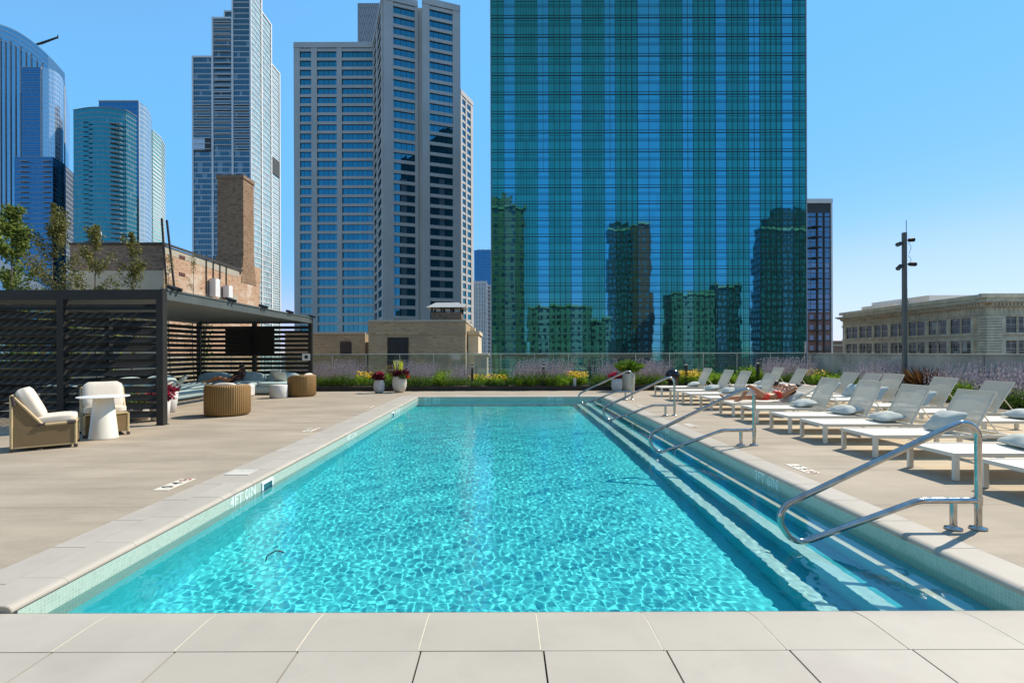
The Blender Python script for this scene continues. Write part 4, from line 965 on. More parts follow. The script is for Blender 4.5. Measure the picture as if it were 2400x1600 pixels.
prism(body_, [V1e, (-22.5,141.4), (-22,150), (-24,150)], GB, H0-.8)
rA, rB = (-16.3, 187.), (-12.3, 196.6)
wing([(-40,185), rA, rB, (-40,200)], [(1, [(1.2, 4.0), (5.2, 8.4)], .3)], H0, dark=0)
body_.build('facade', M['cladding'], t)
win_parts(t, quads, [M['ribbon'], M['ribbon_dark']])
# --- pleated white tower behind it
t = thing('pleated_tower', 'pale tower with rippled white cladding rising behind the concrete tower', 'tower', (0, 0, 0))
k = N('pleated'); uv = k.coord('UV'); u, v, _ = k._sep(uv)
hh = k.math('SINE', k.math('ADD', k.math('MULTIPLY', u, 3.3), k.math('MULTIPLY', k.math('SINE', k.math('MULTIPLY', v, 1.5)), 1.2)))
wv = k.math('FRACT', k.math('DIVIDE', v, 4.2)); 
M['pleat'] = k.done(k.pbr(k.mix(k.math('MULTIPLY', k.math('LESS_THAN', wv, .22), .35), (.60,.62,.62), (.35,.40,.42)), .6, 0, k.bump(hh, 1., 1.2)))
b = MB(); f_ = rect(-76, -58, 260, 280); prism(b, f_, GB, 183.5); cap(b, f_, 183.5); b.build('cladding', M['pleat'], t)

# --- tall stepped tower with white grid
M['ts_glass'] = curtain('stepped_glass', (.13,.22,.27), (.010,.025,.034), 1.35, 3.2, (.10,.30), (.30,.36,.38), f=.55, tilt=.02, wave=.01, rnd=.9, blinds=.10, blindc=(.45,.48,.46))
M['ts_side'] = curtain('stepped_sunlit_glass', (.72,.80,.78), (.22,.32,.30), 1.5, 3.2, (.22,.45), (.72,.73,.69), f=.36, tilt=.03, wave=.02, rnd=.9, blinds=.25, blindc=(.5,.55,.5), rough=.12)  # sunlight on the tower's side put into this whitened glass colour
t = thing('stepped_tower', 'very tall slender tower with white grid edges stepping up above the brick chimney', 'tower', (0, 0, 0))
g0 = MB(); gs = MB(); fr = MB(); q = (lambda v, y: (v/2.177-1182)/1168*y)
xs = [q(988,290), q(1090,290), q(1192,290), q(1285,290)]
xc = xs[3]
hA = 1.5+(824.5+2.3-134.6)/1168*290; hB = 1.5+(826.5-43.6)/1168*290; hC = 250.
YS = [290, (613-0)*0+303, 315, 327]
YS[1] = xc*1168/(615.0-1182); YS[2] = xc*1168/(637.5-1182); YS[3] = xc*1168/(657-1182)
hD = 1.5+(826-28)/1168*YS[1]; hE = 1.5+(826-150)/1168*YS[2]
vols = [(xs[0],xs[1],290,YS[3],hA),(xs[1],xs[2],290.02,YS[1],hB),(xs[2],xs[3],290,YS[1],hC),(xs[1]+.02,xs[3],YS[1],YS[2],hD),(xs[1]+.02,xs[3],YS[2],YS[3],hE)]
for (a_, c_, y0, y1, h) in vols:
    b = g0; b.face([(a_,y0,GB),(c_,y0,GB),(c_,y0,h),(a_,y0,h)], [(0,GB),(c_-a_,GB),(c_-a_,h),(0,h)], False)
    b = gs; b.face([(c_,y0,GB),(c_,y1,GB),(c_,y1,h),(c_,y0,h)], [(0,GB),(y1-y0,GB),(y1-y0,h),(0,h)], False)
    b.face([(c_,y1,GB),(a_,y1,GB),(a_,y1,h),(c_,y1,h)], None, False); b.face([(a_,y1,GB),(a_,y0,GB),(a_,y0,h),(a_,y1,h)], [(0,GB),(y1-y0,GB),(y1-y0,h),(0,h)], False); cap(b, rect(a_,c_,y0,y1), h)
    d = .55
    fr.box(a_-.3, a_+d, y0-.6, y0, GB, h+.6); fr.box(c_-d, c_+.3, y0-.6, y0, GB, h+.6); fr.box(a_+d, c_-d, y0-.55, y0, h-.4, h+.6)
    fr.box(c_, c_+.5, y1-.9, y1+.2, GB, h+.6); fr.box(c_, c_+.45, y0, y1-.9, h-.3, h+.6)
    z = h-3.2; 
    while z > -10:
        fr.box(a_+d, c_-d, y0-.22, y0, z-.16, z+.16); fr.box(c_, c_+.28, y0, y1-.9, z-.2, z+.2); z -= 3.2
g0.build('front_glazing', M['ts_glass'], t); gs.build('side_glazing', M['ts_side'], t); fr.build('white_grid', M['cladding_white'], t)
M['balc'] = simple('balcony_dark', (.05,.055,.055), .7)
def balcony(t, x0, x1, y, z, dep=1.4, mat='slab_grey', rail=True, h=1.0):
    b = MB(); b.box(x0, x1, y-dep, y-.01, z-.14, z+.12); b.build('balcony', M[mat], t)
zz = hA-3.2*9.5
for i in range(9): balcony(t, xs[0]+1, xs[1]-1, 290-.2, hA-28-i*3.2*1.0, .9, 'cladding_white')
for i in range(22): balcony(t, xs[1]+1, xs[2]-1, 290-.2, hB-2.4-i*3.4, .9, 'cladding_white')
for i in range(9): balcony(t, xs[2]+1, xs[3]-1, 290-.2, hA-28-i*3.2, .9, 'cladding_white')
b = MB(); zA = 1.5+(826-355)/1168*290; zB = 1.5+(826-325)/1168*290; b.box(xs[0]+.6, xs[1]-.6, 290-.62, 290-.5, zA, zB); b.build('sky_lobby_opening', simple('opening', (.55,.65,.72), .8), t)
b = MB(); b.box(xs[0]+.6, xs[1]-.6, 290-.63, 290-.61, zA, zA+.8); b.box(lerp(xs[0],xs[1],.62), xs[1]-.6, 290-.64, 290-.61, zA+.8, zB); b.build('sky_lobby_wall', M['balc'], t)
b = MB(); b.box(xs[3]+.3, xs[3]+.55, YS[2]+.9, YS[3]-1, 1.5+(826-410)/1168*320, 1.5+(826-372)/1168*320); b.build('dark_louver', M['balc'], t)

# --- teal residential tower and the two behind it
M['teal'] = curtain('teal_glass', (.08,.34,.36), (.004,.045,.055), 1.4, 3.0, (.10,.35), (.20,.34,.36), f=.62, tilt=.02, wave=.012, rnd=.8, blinds=.05, blindc=(.2,.35,.35))
M['pale_glass'] = curtain('pale_glass', (.70,.72,.70), (.20,.25,.28), 2.2, 3.6, (.20,.4), (.55,.60,.63), f=.55, tilt=.015, rnd=.4, rough=.15)
M['mint_glass'] = curtain('mint_glass', (.40,.75,.66), (.12,.30,.24), 2.0, 3.2, (.35,.9), (.62,.66,.60), f=.5, tilt=.02, rnd=.6, rough=.15)
M['blue1'] = curtain('deep_blue_glass', (.07,.24,.40), (.003,.022,.06), 1.5, 3.5, (.10,.28), (.20,.28,.36), f=.66, tilt=.012, wave=.01, rnd=.6)
M['blue2'] = curtain('sky_blue_glass', (.30,.56,.72), (.03,.11,.20), 1.6, 3.8, (.22,.22), (.36,.44,.48), f=.68, tilt=.012, wave=.012, rnd=.45)
M['blue3'] = curtain('sunlit_blue_glass', (.62,.72,.78), (.16,.24,.32), 1.6, 3.5, (.20,.35), (.50,.55,.60), f=.62, tilt=.012, rnd=.3, rough=.12)  # lit right-hand sides of the blue towers: brightness put into the colour
def px(v, y): return (v/2.177-1182)/1168*y
def hz(v, y, pxx=300): return 1.5+(824.5+(1182-pxx)*.0031-v/2.177)/1168*y
t = thing('teal_tower', 'teal glass apartment tower with a curved front and stacked balconies', 'tower', (0,0,0)); Y0 = 318.
fp = []
for i in range(13):
    u = i/12; x = lerp(px(378,Y0), px(643,Y0), u); fp.append((x, Y0-5*math.sin(math.pi*min(1, u*1.05))*(.5+.5*u)))
fp += [(px(645,Y0), Y0+.5), (px(700,Y0+9), Y0+9), (px(698,Y0+30), Y0+30), (px(380,Y0+30), Y0+30)]
g = MB(); hT = hz(562, Y0); prism(g, fp, GB, hT); cap(g, fp, hT); g.build('curtain_wall', M['teal'], t)
b = MB()
for i in range(44):
    z = hT-i*3.0
    for j in range(len(fp)-3):
        d, n, L_ = frame2(fp[j], fp[j+1]); b.obox(fp[j], d, n, 0, L_, z-.12, z+.10, -.05, .16 if i else .5)
b.build('floor_band', M['slab_grey'], t)
for i in range(36):
    z = hT-10-i*3.0; x0, x1 = px(583,Y0), px(640,Y0); balcony(t, x0, x1, Y0-1.8, z, 2.2)
    x0, x1 = px(462,Y0), px(486,Y0); balcony(t, x0, x1, Y0-4.2, z, 1.2, 'balc')
t = thing('blue_slab_tower', 'blue tower with a curved silvery side behind the teal tower', 'tower', (0,0,0)); Y1 = 380.
fp = [(px(508,Y1),Y1),(px(710,Y1),Y1)]+[(px(710+68*math.sin(R(a_)), Y1+30*(1-math.cos(R(a_)))+2), Y1+30*(1-math.cos(R(a_)))+2) for a_ in (15,30,45,60,75,88)]
fp += [(fp[-1][0]*(Y1+60)/fp[-1][1]-1, Y1+60), (px(510,Y1+60), Y1+60)]
g = MB(); h = hz(520,Y1); g.m = 0
for i in range(len(fp)): 
    g.m = 0 if i == 0 or i > 8 else 1
    p, q_ = fp[i], fp[(i+1) % len(fp)]; L_ = math.dist(p, q_); u = i*10; g.face([(*p,GB),(*q_,GB),(*q_,h),(*p,h)], [(u,GB),(u+L_,GB),(u+L_,h),(u,h)], False)
cap(g, fp, h); g.build('curtain_wall', [M['blue1'], M['pale_glass']], t)
b = MB(); b.box(px(710,Y1), px(714,Y1), Y1-.3, Y1, GB, h); b.box(px(508,Y1), px(712,Y1), Y1-.4, Y1, h, h+1); b.build('edge_trim', M['slab_grey'], t)
t = thing('mint_tower', 'pale mint tower at the right edge of the teal tower group', 'tower', (0,0,0)); Y2 = 420.
fp = [(px(770,Y2),Y2),(px(782,Y2),Y2),(px(826,Y2+16),Y2+16),(px(845,Y2+34),Y2+34),(px(844,Y2+60),Y2+60),(px(771,Y2+60),Y2+60)]; h = hz(664,Y2)
g = MB(); prism(g, fp, GB, h); cap(g, fp, h); g.build('curtain_wall', M['mint_glass'], t)
b = MB()
for i in range(42):
    for j in (1, 2): 
        d, n, L_ = frame2(fp[j], fp[j+1]); b.obox(fp[j], d, n, 0, L_, h-i*3.3-.25, h-i*3.3+.2, -.05, .35)
b.build('floor_band', M['cladding_white'], t)

# --- far left cluster
t = thing('curved_tower', 'huge blue glass tower with a sloping curved crown at the left edge', 'tower', (0,0,0)); Y3 = 400.
xa, xb = px(-260,Y3), px(335,Y3); g = MB(); n_ = 26; P0 = []
for i in range(n_+1):
    u = i/n_; x = lerp(xa, xb, u); v = x/Y3*1168+1182; y = Y3-8*math.sin(math.pi*u)
    zt = (155 if v*2.177 < 0 else 155+222*((v*2.177)/335)**2.0) ; P0.append((x, y, hz(zt, Y3, 80)))
for i in range(n_):
    a_, c_ = P0[i], P0[i+1]; L_ = math.dist(a_[:2], c_[:2]); u = i*L_; g.m = 0 if i < n_-3 else 1
    g.face([(a_[0],a_[1],GB),(c_[0],c_[1],GB),(c_[0],c_[1],c_[2]),(a_[0],a_[1],a_[2])], [(u,GB),(u+L_,GB),(u+L_,c_[2]),(u,a_[2])], False)
    g.m = 2; g.face([a_, c_, (c_[0]*1.11,c_[1]+45,c_[2]-14),(a_[0]*1.11,a_[1]+45,a_[2]-14)], [(u,0),(u+L_,0),(u+L_,45),(u,45)], False)
e = P0[-1]; g.m = 1; g.face([(e[0],e[1],GB),(e[0]*1.10,e[1]+45,GB),(e[0]*1.10,e[1]+45,e[2]-14),e], [(0,GB),(45,GB),(45,e[2]),(0,e[2])], False)
g.build('curtain_wall', [M['blue2'], M['blue3'], M['pale_glass']], t)
b = MB()
for i in range(n_+1):
    x, y, z = P0[i]
    if z > 40: b.box(x-.28, x+.28, y-.7, y-.05, 60, z-10-(i % 2)*1.5) 
b.build('crown_fin', M['slab_grey'], t)
b = MB(); 
for dz in (0, 4, 8, 12):
    for i in range(n_):
        a_, c_ = P0[i], P0[i+1]; d, n, L_ = frame2(a_, c_); zz_ = (a_[2]+c_[2])/2-dz
        b.face([(a_[0],a_[1]-.3,a_[2]-dz),(c_[0],c_[1]-.3,c_[2]-dz),(c_[0],c_[1]-.3,c_[2]-dz+.5),(a_[0],a_[1]-.3,a_[2]-dz+.5)], None, False)
b.build('crown_band', M['cladding_white'], t)
t = thing('maintenance_crane', 'slim window washing crane arm poking out from the curved tower crown', 'crane', (0,0,0)); b = MB()
b.tube([(px(175,398),398,hz(232,398,100)),(px(215,396),396,hz(222,396,100)),(px(300,392),392,hz(192,392,100))], [.6,.9,.6], 8); b.tube([(px(300,392),392,hz(178,392)),(px(300,392),392,hz(198,392))], .35, 6); b.build('crane_arm', M['dark_metal'], t)
t = thing('dark_blue_tower', 'dark blue glass tower with a bright rounded right side in front of the curved one', 'tower', (0,0,0)); Y4 = 360.
fp = [(px(113,Y4),Y4),(px(218,Y4),Y4)]+[(px(218+112*math.sin(R(a_)), Y4+22*(1-math.cos(R(a_)))), Y4+22*(1-math.cos(R(a_)))) for a_ in (18,36,54,72,88)]+[(px(330,Y4+60),Y4+60),(px(115,Y4+60),Y4+60)]
g = MB(); h = hz(345,Y4,80)
for i in range(len(fp)):
    g.m = 0 if i == 0 or i > 6 else 1; p, q_ = fp[i], fp[(i+1) % len(fp)]; L_ = math.dist(p, q_); u = i*9
    g.face([(*p,GB),(*q_,GB),(*q_,h-(0 if i < 1 else .1)),(*p,h)], [(u,GB),(u+L_,GB),(u+L_,h),(u,h)], False)
cap(g, fp, h-.2); g.build('curtain_wall', [M['blue1'], M['blue3']], t)
b = MB(); b.box(px(213,Y4), px(219,Y4), Y4-.5, Y4, GB, h+.3)
for i in range(40):
    z = h-i*3.5
    if z > 0: b.box(px(113,Y4), px(213,Y4), Y4-.18, Y4, z-.12, z+.12)
b.build('floor_band', M['slab_grey'], t)
t = thing('balcony_tower', 'lower navy blue tower with balcony stacks before the curved tower', 'tower', (0,0,0)); Y5 = 330.
h = hz(802,Y5,80); fp = [(px(76,Y5),Y5),(px(272,Y5),Y5),(px(328,Y5+12),Y5+12),(px(378,Y5+30),Y5+30),(px(377,Y5+50),Y5+50),(px(78,Y5+50),Y5+50)]
g = MB()
for i in range(len(fp)):
    g.m = 1 if i == 2 else 0; p, q_ = fp[i], fp[(i+1) % len(fp)]; L_ = math.dist(p, q_); u = i*9; hh_ = h
    g.face([(*p,GB),(*q_,GB),(*q_,hh_),(*p,hh_)], [(u,GB),(u+L_,GB),(u+L_,hh_),(u,hh_)], False)
cap(g, fp, h); g.build('curtain_wall', [M['blue1'], M['blue3']], t)
b = MB()
for i in range(34):
    z = h-i*3.4; 
    if z > 0:
        for j in (0, 1): d, n, L_ = frame2(fp[j], fp[j+1]); b.obox(fp[j], d, n, 0, L_, z-.13, z+.13, -.05, .2)
b.build('floor_band', M['slab_grey'], t)
for i in range(24):
    z = h-3-i*3.4
    for a_, c_ in ((110,152),(226,268)): balcony(t, px(a_,Y5), px(c_,Y5), Y5-.1, z, 1.5, 'slab_grey')

# --- right hand side
M['dk_glass'] = curtain('dark_tower_glass', (.22,.36,.50), (.02,.03,.04), 1.9, 3.1, (.25,.25), (.12,.15,.20), f=.5, tilt=.03, wave=.02, rnd=1.0, blinds=.04, blindc=(.3,.35,.4))
M['dk_brick'] = curtain('brick_base_windows', (.25,.35,.45), (.03,.03,.03), 2.4, 3.1, (1.35,1.4), (.20,.11,.09), f=.4, tilt=.03, rnd=1.0)
t = thing('dark_apartment_tower', 'dark grey apartment tower with brick lower storeys right of the glass tower', 'tower', (0,0,0)); Y6 = 150.
q6 = lambda v: (1840+v/4.125-1182)/1168*Y6; h6 = lambda v: 1.5+(824.5-2.2-(460+v/4.125))/1168*Y6
xa, xm, xb = q6(120), q6(312), q6(442); hh_ = h6(66); zb = h6(1120)
g = MB(); fp = rect(xa, xb, Y6, Y6+30)
for i in range(4):
    p, q_ = fp[i], fp[(i+1) % 4]; L_ = math.dist(p, q_); g.m = 0; g.face([(*p,zb),(*q_,zb),(*q_,hh_-3),(*p,hh_-3)], [(0,zb),(L_,zb),(L_,hh_-3),(0,hh_-3)], False)
    g.m = 1; g.face([(*p,GB),(*q_,GB),(*q_,zb),(*p,zb)], [(0,GB),(L_,GB),(L_,zb),(0,zb)], False); g.m = 2; g.face([(*p,hh_-3),(*q_,hh_-3),(*q_,hh_),(*p,hh_)], None, False)
g.m = 2; cap(g, fp, hh_); g.build('facade', [M['dk_glass'], M['dk_brick'], M['balc']], t)
b = MB(); b.box(xa-.2, xb+.5, Y6-.4, Y6+30, hh_-.1, hh_+1.2); b.box(xb, xb+.45, Y6-.3, Y6+30, GB, hh_-.1); b.build('pale_edge', M['cladding_white'], t)
b = MB(); z = GB
while z < hh_-2: b.box(xa, xb, Y6-.22, Y6, z-.10, z+.14); z += 3.1
for u_ in (xm, lerp(xm, xb, .5)): b.box(u_-.2, u_+.2, Y6-.3, Y6, GB, hh_-3)
b.build('floor_band', M['balc'], t)
for i in range(20): balcony(t, q6(245), q6(322), Y6-.1, h6(300)-i*3.1+.0, 1.6, 'balc'); 

t = thing('classical_building', 'cream terracotta building with a bracketed cornice and paired windows', 'building', (0,0,0))
C0, C1, C2, C3 = (84.2,124.), (80.6,83.2), (104.,83.2), (104.,124.)
hC_ = 1.5+131/1168*83.2; b = MB(); foot = [C1, C2, C3, C0]; prism(b, foot, GB, hC_); cap(b, foot, hC_-.2)
M['class_glass'] = curtain('classical_glass', (.22,.25,.25), (.02,.022,.022), 1.0, 1.35, (.03,.09), (.35,.32,.25), f=.22, tilt=.04, wave=.03, rnd=.8, blinds=.12, blindc=(.40,.38,.31))
fh = 4.0
quads = []; fq = MB()
def cfac(p0, p1, n_bay, first=1.6, end=1.6):
    d, n, L_ = frame2(p0, p1)
    b.obox(p0, d, n, -1.1, L_+.0, hC_-.5, hC_+.15, -.3, .25); b.obox(p0, d, n, -1.2, L_, hC_-1.25, hC_-.95, 0, 1.15); b.obox(p0, d, n, -.9, L_, hC_-1.45, hC_-1.25, 0, .9)
    u = .2
    while u < L_: b.obox(p0, d, n, u, u+.28, hC_-1.85, hC_-1.45, 0, .78); u += .62
    b.obox(p0, d, n, 0, L_, hC_-2.05, hC_-1.85, 0, .35); b.obox(p0, d, n, 0, L_, hC_-3.35, hC_-3.15, 0, .30)
    u = .4
    while u < L_-.4:
        b.obox(p0, d, n, u, u+.5, hC_-2.95, hC_-2.3, 0, .09); b.obox(p0, d, n, u+.15, u+.35, hC_-3.1, hC_-2.15, 0, .14); u += .8
    bw = (L_-first-end)/n_bay
    zt = hC_-3.75
    for fl_ in range(3):
        z1_ = zt-fl_*fh; z0_ = z1_-2.55
        b.obox(p0, d, n, 0, L_, z0_-.45, z0_-.2, 0, .24); b.obox(p0, d, n, 0, L_, z1_+.12, z1_+.34, 0, .2)
        for i in range(n_bay):
            u0 = first+i*bw
            b.obox(p0, d, n, u0-.35, u0+.25, z0_-.2, z1_+.12, 0, .32)
            wdt = (bw-.6-.5)/2
            for q_ in (0, 1):
                ua = u0+.25+.1+q_*(wdt+.3); mid = (p0[0]+d[0]*ua, p0[1]+d[1]*ua); ds = math.hypot(*mid)
                quads.append((wdt*abs(n[0]*mid[0]+n[1]*mid[1])/ds**3*1e4, (p0, d, n, ua, ua+wdt, z0_, z1_, .005, .03), 0))
                b.obox(p0, d, n, ua-.1, ua, z0_-.2, z1_+.12, 0, .16); b.obox(p0, d, n, ua+wdt, ua+wdt+.1, z0_-.2, z1_+.12, 0, .16)
                b.obox(p0, d, n, ua, ua+wdt, (z0_+z1_)/2-.04, (z0_+z1_)/2+.04, 0, .10); b.obox(p0, d, n, ua+wdt/2-.02, ua+wdt/2+.02, (z0_+z1_)/2+.04, z1_, 0, .08)
        b.obox(p0, d, n, L_-end-.35, L_-end+.25, z0_-.2, z1_+.12, 0, .32)
cfac(C0, C1, 7, 1.5, 2.5); cfac(C1, C2, 4, 2.6, 1.5)
z = hC_-3.6
while z > -8: b.box(C1[0]-.40, C1[0]+2.2, 82.82, 84.4, z-.42, z-.04); z -= .46
b.build('facade', M['cornice'], t); win_parts(t, quads, [M['class_glass']])
b = MB(); b.box(87, 97, 102, 118, hC_-.2, hC_+2.0); b.box(84.6, 86.9, 108, 118, hC_-.2, hC_+1.0); b.build('penthouse', M['cladding_white'], t)
t = thing('roof_antenna', 'thin lattice antenna on the classical building roof', 'antenna', (84.5, 104.5, hC_)); b = MB(); b.tube([(0,0,-.2),(0,0,3.8)], .05, 5); b.tube([(0,0,1.6),(.4,0,.0)], .04, 5)
for z in (.8,1.5,2.2,2.9): b.tube([(-.18,0,z),(.18,0,z)], .03, 5)
b.build('mast', M['dark_metal'], t)
t = thing('water_tank', 'tiny dark rooftop tank on legs between the dark tower and cream building', 'water tank', (208, 320, 0)); b = MB()
for sx in (-1, 1):
    for sy in (-1, 1): b.tube([(sx*2,sy*2,-10),(sx*1.7,sy*1.7,4)], .22, 5)
b.build('leg_frame', M['dark_metal'], t); b = MB(); b.lathe([(2.6,4),(2.7,7.4),(2.8,7.5),(.1,9)], n=16); b.build('tank', M['dark_metal'], t)
t = thing('low_rooftops', 'low dark rooftop far off beside the parapet wall', 'building', (0,0,0)); b = MB(); b.box(118, 152, 190, 215, GB, 3.5); b.box(124, 132, 192, 200, 3.5, 5.4); b.build('block', M['brick_dark'], t); b = MB(); b.box(117.6,152.4,189.6,190,3.4,3.9); b.build('parapet', M['stucco'], t)

# light mast
t = thing('floodlight_mast', 'square dark steel mast with four adjustable floodlights and a lightning rod', 'light mast', (12.05, 15.0, 0))
b = MB(); b.box(-.047,.047,-.047,.047,0,5.05); b.box(-.15,.15,-.15,.15,0,.02); b.build('pole', M['charcoal_light'], t)
b = MB(); b.tube([(.06,.0,5.04),(.06,0,5.42)], .009, 6); b.build('lightning_rod', M['dark_metal'], t)
for s_, z, dz, yy in ((-1,4.72,-.05,-.05),(1,4.82,.01,-.02),(-1,4.05,-.10,-.06),(1,4.10,-.02,-.09)):
    b = MB(); b.tube([(s_*.047,0,z),(s_*.12,0,z)], .016, 8); b.tube([(s_*.13,-.02,z),(s_*.26,-.02+yy,z+dz)], [.058,.064], 14); b.tube([(s_*.10,-.015,z+.01),(s_*.135,-.02,z)], [.03,.05], 12); o = b.build('floodlight', M['dark_metal'], t)
    b = MB(); b.tube([(s_*.259,-.02+yy,z+dz),(s_*.265,-.021+yy,z+dz)], .052, 14); b.build('lens', M['charcoal_light'], o)
b = MB(); b.tube(fillet([(.08,-.05,4.75),(.17,-.05,4.6),(.10,-.05,4.4)], .1), .006, 5); b.tube(fillet([(.08,-.05,4.35),(.17,-.05,4.25),(.12,-.05,4.1)], .08), .006, 5); b.build('cable', M['black'], t)

# --- brick buildings on the left and tan roof houses beyond the fence
t = thing('brick_building', 'old brick rooftop building with dark front and sunlit orange side wall', 'building', (0,0,0)); cX = -20.
ZT = 7.85; yA, yB = 29.3, 40.8
b = MB(); x0 = (177-1182)/1168*yA-.3; d0 = 1.5+(824.5+2.5-634)/1168*yA
b.m = 0; b.face([(x0,yA,d0),(cX,yA,d0),(cX,yA,ZT),(x0,yA,ZT)], [(x0,d0),(cX,d0),(cX,ZT),(x0,ZT)], False)
b.m = 1; b.face([(x0,yA,GB),(cX,yA,GB),(cX,yA,d0),(x0,yA,d0)], None, False)
b.m = 2; b.face([(cX,yA,GB),(cX,yB,GB),(cX,yB,ZT-.55),(cX,yA,ZT)], [(yA,GB),(yB,GB),(yB,ZT-.55),(yA,ZT)], False)
b.m = 0; b.face([(cX,yB,GB),(x0,yB,GB),(x0,yB,ZT),(cX,yB,ZT-.55)], None, False); b.face([(x0,yB,GB),(x0,yA,GB),(x0,yA,ZT),(x0,yB,ZT)], [(yB,GB),(yA,GB),(yA,ZT),(yB,ZT)], False)
b.m = 3; b.face([(x0,yA,ZT-.3),(cX,yA,ZT-.3),(cX,yB,ZT-.8),(x0,yB,ZT-.3)], None, False)
b.build('wall', [M['brick_dark'], M['stucco'], M['brick_orange'], M['roof']], t)
b = MB(); b.box(x0-.1, cX+.06, yA-.10, yA+.25, ZT+.002, ZT+.13); b.face([(cX-.3,yA+.25,ZT+.13),(cX+.09,yA+.25,ZT+.13),(cX+.09,38.0,ZT+.0),(cX-.3,38.0,ZT)], None, False)
b.face([(cX+.09,yA-.1,ZT-.02),(cX+.09,38.0,ZT-.17),(cX+.09,38.0,ZT),(cX+.09,yA-.1,ZT+.13)], None, False); b.build('parapet_cap', M['dark_joint'], t)
b = MB(); b.face([(cX+.012,yA+.01,ZT-.5),(cX+.012,37.6,ZT-.68),(cX+.012,37.6,ZT-.18),(cX+.012,yA+.01,ZT-.03)], None, False); b.build('cement_band', M['stucco'], t)
# chimney with flared foot
cy0, cy1 = 38.2, 39.8; cx1 = cX+.03; cx0 = cx1-2.0; zc = 15.1
b = MB(); prism(b, [(cx0,cy0),(cx1,cy0),(cx1,cy1),(cx0,cy1)], 9.4, zc, 3); 
for i in range(6):
    w_ = .07*i*(1+i*.12); prism(b, [(cx0-w_,cy0-w_*.5),(cx1,cy0-w_*.5),(cx1,cy1+w_*.6),(cx0-w_,cy1+w_*.6)], 9.4-(i+1)*.42, 9.4-i*.42, 3)
    b.face([(cx0-w_,cy0-w_*.5,9.4-i*.42),(cx1,cy0-w_*.5,9.4-i*.42),(cx1,cy1+w_*.6,9.4-i*.42),(cx0-w_,cy1+w_*.6,9.4-i*.42)], None, False)
cap(b, rect(cx0-.05,cx1,cy0-.05,cy1), zc); ch = b.build('chimney', M['brick_chimney'], t)
b = MB(); prism(b, [(cx0-.06,cy0-.06),(cx1+.06,cy0-.06),(cx1+.06,cy1+.06),(cx0-.06,cy1+.06)], zc-.25, zc+.02, 1); cap(b, [(cx0-.06,cy0-.06),(cx1+.06,cy0-.06),(cx1+.06,cy1+.06),(cx0-.06,cy1+.06)], zc+.02); b.build('chimney_cap', M['brick_chimney'], ch)
b = MB(); prism(b, [(cX-2,38.6),(cX+.02,38.6),(cX+.02,40.9),(cX-2,40.9)], ZT-.7, ZT+.55, 2); cap(b, rect(cX-2,cX+.02,38.6,40.9), ZT+.55); prism(b, [(cX-1.5,37.9),(cX+.025,37.9),(cX+.025,38.62),(cX-1.5,38.62)], ZT-.7, ZT+.1, 2); cap(b, rect(cX-1.5,cX+.025,37.9,38.62), ZT+.1); b.build('stepped_gable', M['brick_orange'], t)
def onwall(pxx, pyy): y = -20*1168/(pxx-1182); return y, 1.5-(pyy-824.5+.0031*(pxx-1182))/1168*y
ya, zt_ = onwall(538, 684); yb, zb_ = onwall(557, 712)
b = MB(); pts = [(ya, zb_-1.0)]+[((ya+yb)/2+(yb-ya)/2*math.cos(R(a_)), zt_-.45+.35*math.sin(R(a_))) for a_ in range(180, -1, -20)]+[(yb, zb_-1.0)]
b.face([(cX+.03, p[0], p[1]) for p in pts][::-1], None, False); b.build('arched_window', M['stucco'], t)
for pxx, pyy in ((427, 603), (427, 643)):
    y, z = onwall(pxx, pyy); b = MB(); b.box(cX+.004, cX+.03, y-.28, y+.28, z-.1, z+.1); b.build('wall_vent', simple('vent_red', (.12,.04,.03), .8), t)
for a_, c_, lb in (((487,652),(501,697),'tall white telecom cabinet on the orange brick wall'), ((519,668),(531,698),'smaller white telecom cabinet right of the tall one')):
    y0_, z1_ = onwall(*a_); y1_, z0_ = onwall(*c_); t2 = thing('telecom_cabinet', lb, 'cabinet', (cX+.5, (y0_+y1_)/2, z0_))
    b = MB(); b.box(-.42,.0,-(y1_-y0_)/2*.8,(y1_-y0_)/2*.8,0,z1_-z0_); b.build('cabinet', M['white'], t2); b = MB(); b.box(-.5,-.42,-.1,.1,.3,z1_-z0_-.3); b.build('bracket', M['charcoal_light'], t2)
    for q_ in (-.55, .25): b = MB(); b.tube([(-.45,q_,.2),(-.45,q_,z1_-z0_+1.6)], .035, 5); b.build('conduit', M['dark_metal'], t2)
t = thing('cable_ladder', 'dark slanted ladder poles climbing the corner of the brick building', 'ladder', (0,0,0))
for (xa_, ya_), (xb_, yb_) in (((380,512),(394,682)), ((392,516),(414,682))):
    yy = 29.0; b = MB(); b.tube([((xa_-1182)/1168*yy, yy, 1.5-(ya_-827)/1168*yy), ((xb_-1182)/1168*yy, yy, 1.5-(yb_-827)/1168*yy-1)], .06, 6); b.build('rail', M['dark_metal'], t)
t = thing('lamp_hook', 'small white goose neck pipe on the dark brick roof', 'pipe', (-24.2, 29.6, ZT)); b = MB(); b.tube(fillet([(0,0,-.2),(0,0,.85),(.25,0,.85),(.25,0,.65)], .1), .05, 7); b.build('pipe', M['white'], t)
t = thing('roof_frame', 'dark H shaped pipe frame on the roof of the brick building', 'pipe frame', (-22.4, 29.6, ZT)); b = MB()
for x in (-.25,.25): b.tube([(x,0,-.2),(x,0,.75)], .035, 6)
b.tube([(-.3,0,.55),(.3,0,.55)], .035, 6); b.build('frame', M['dark_metal'], t)
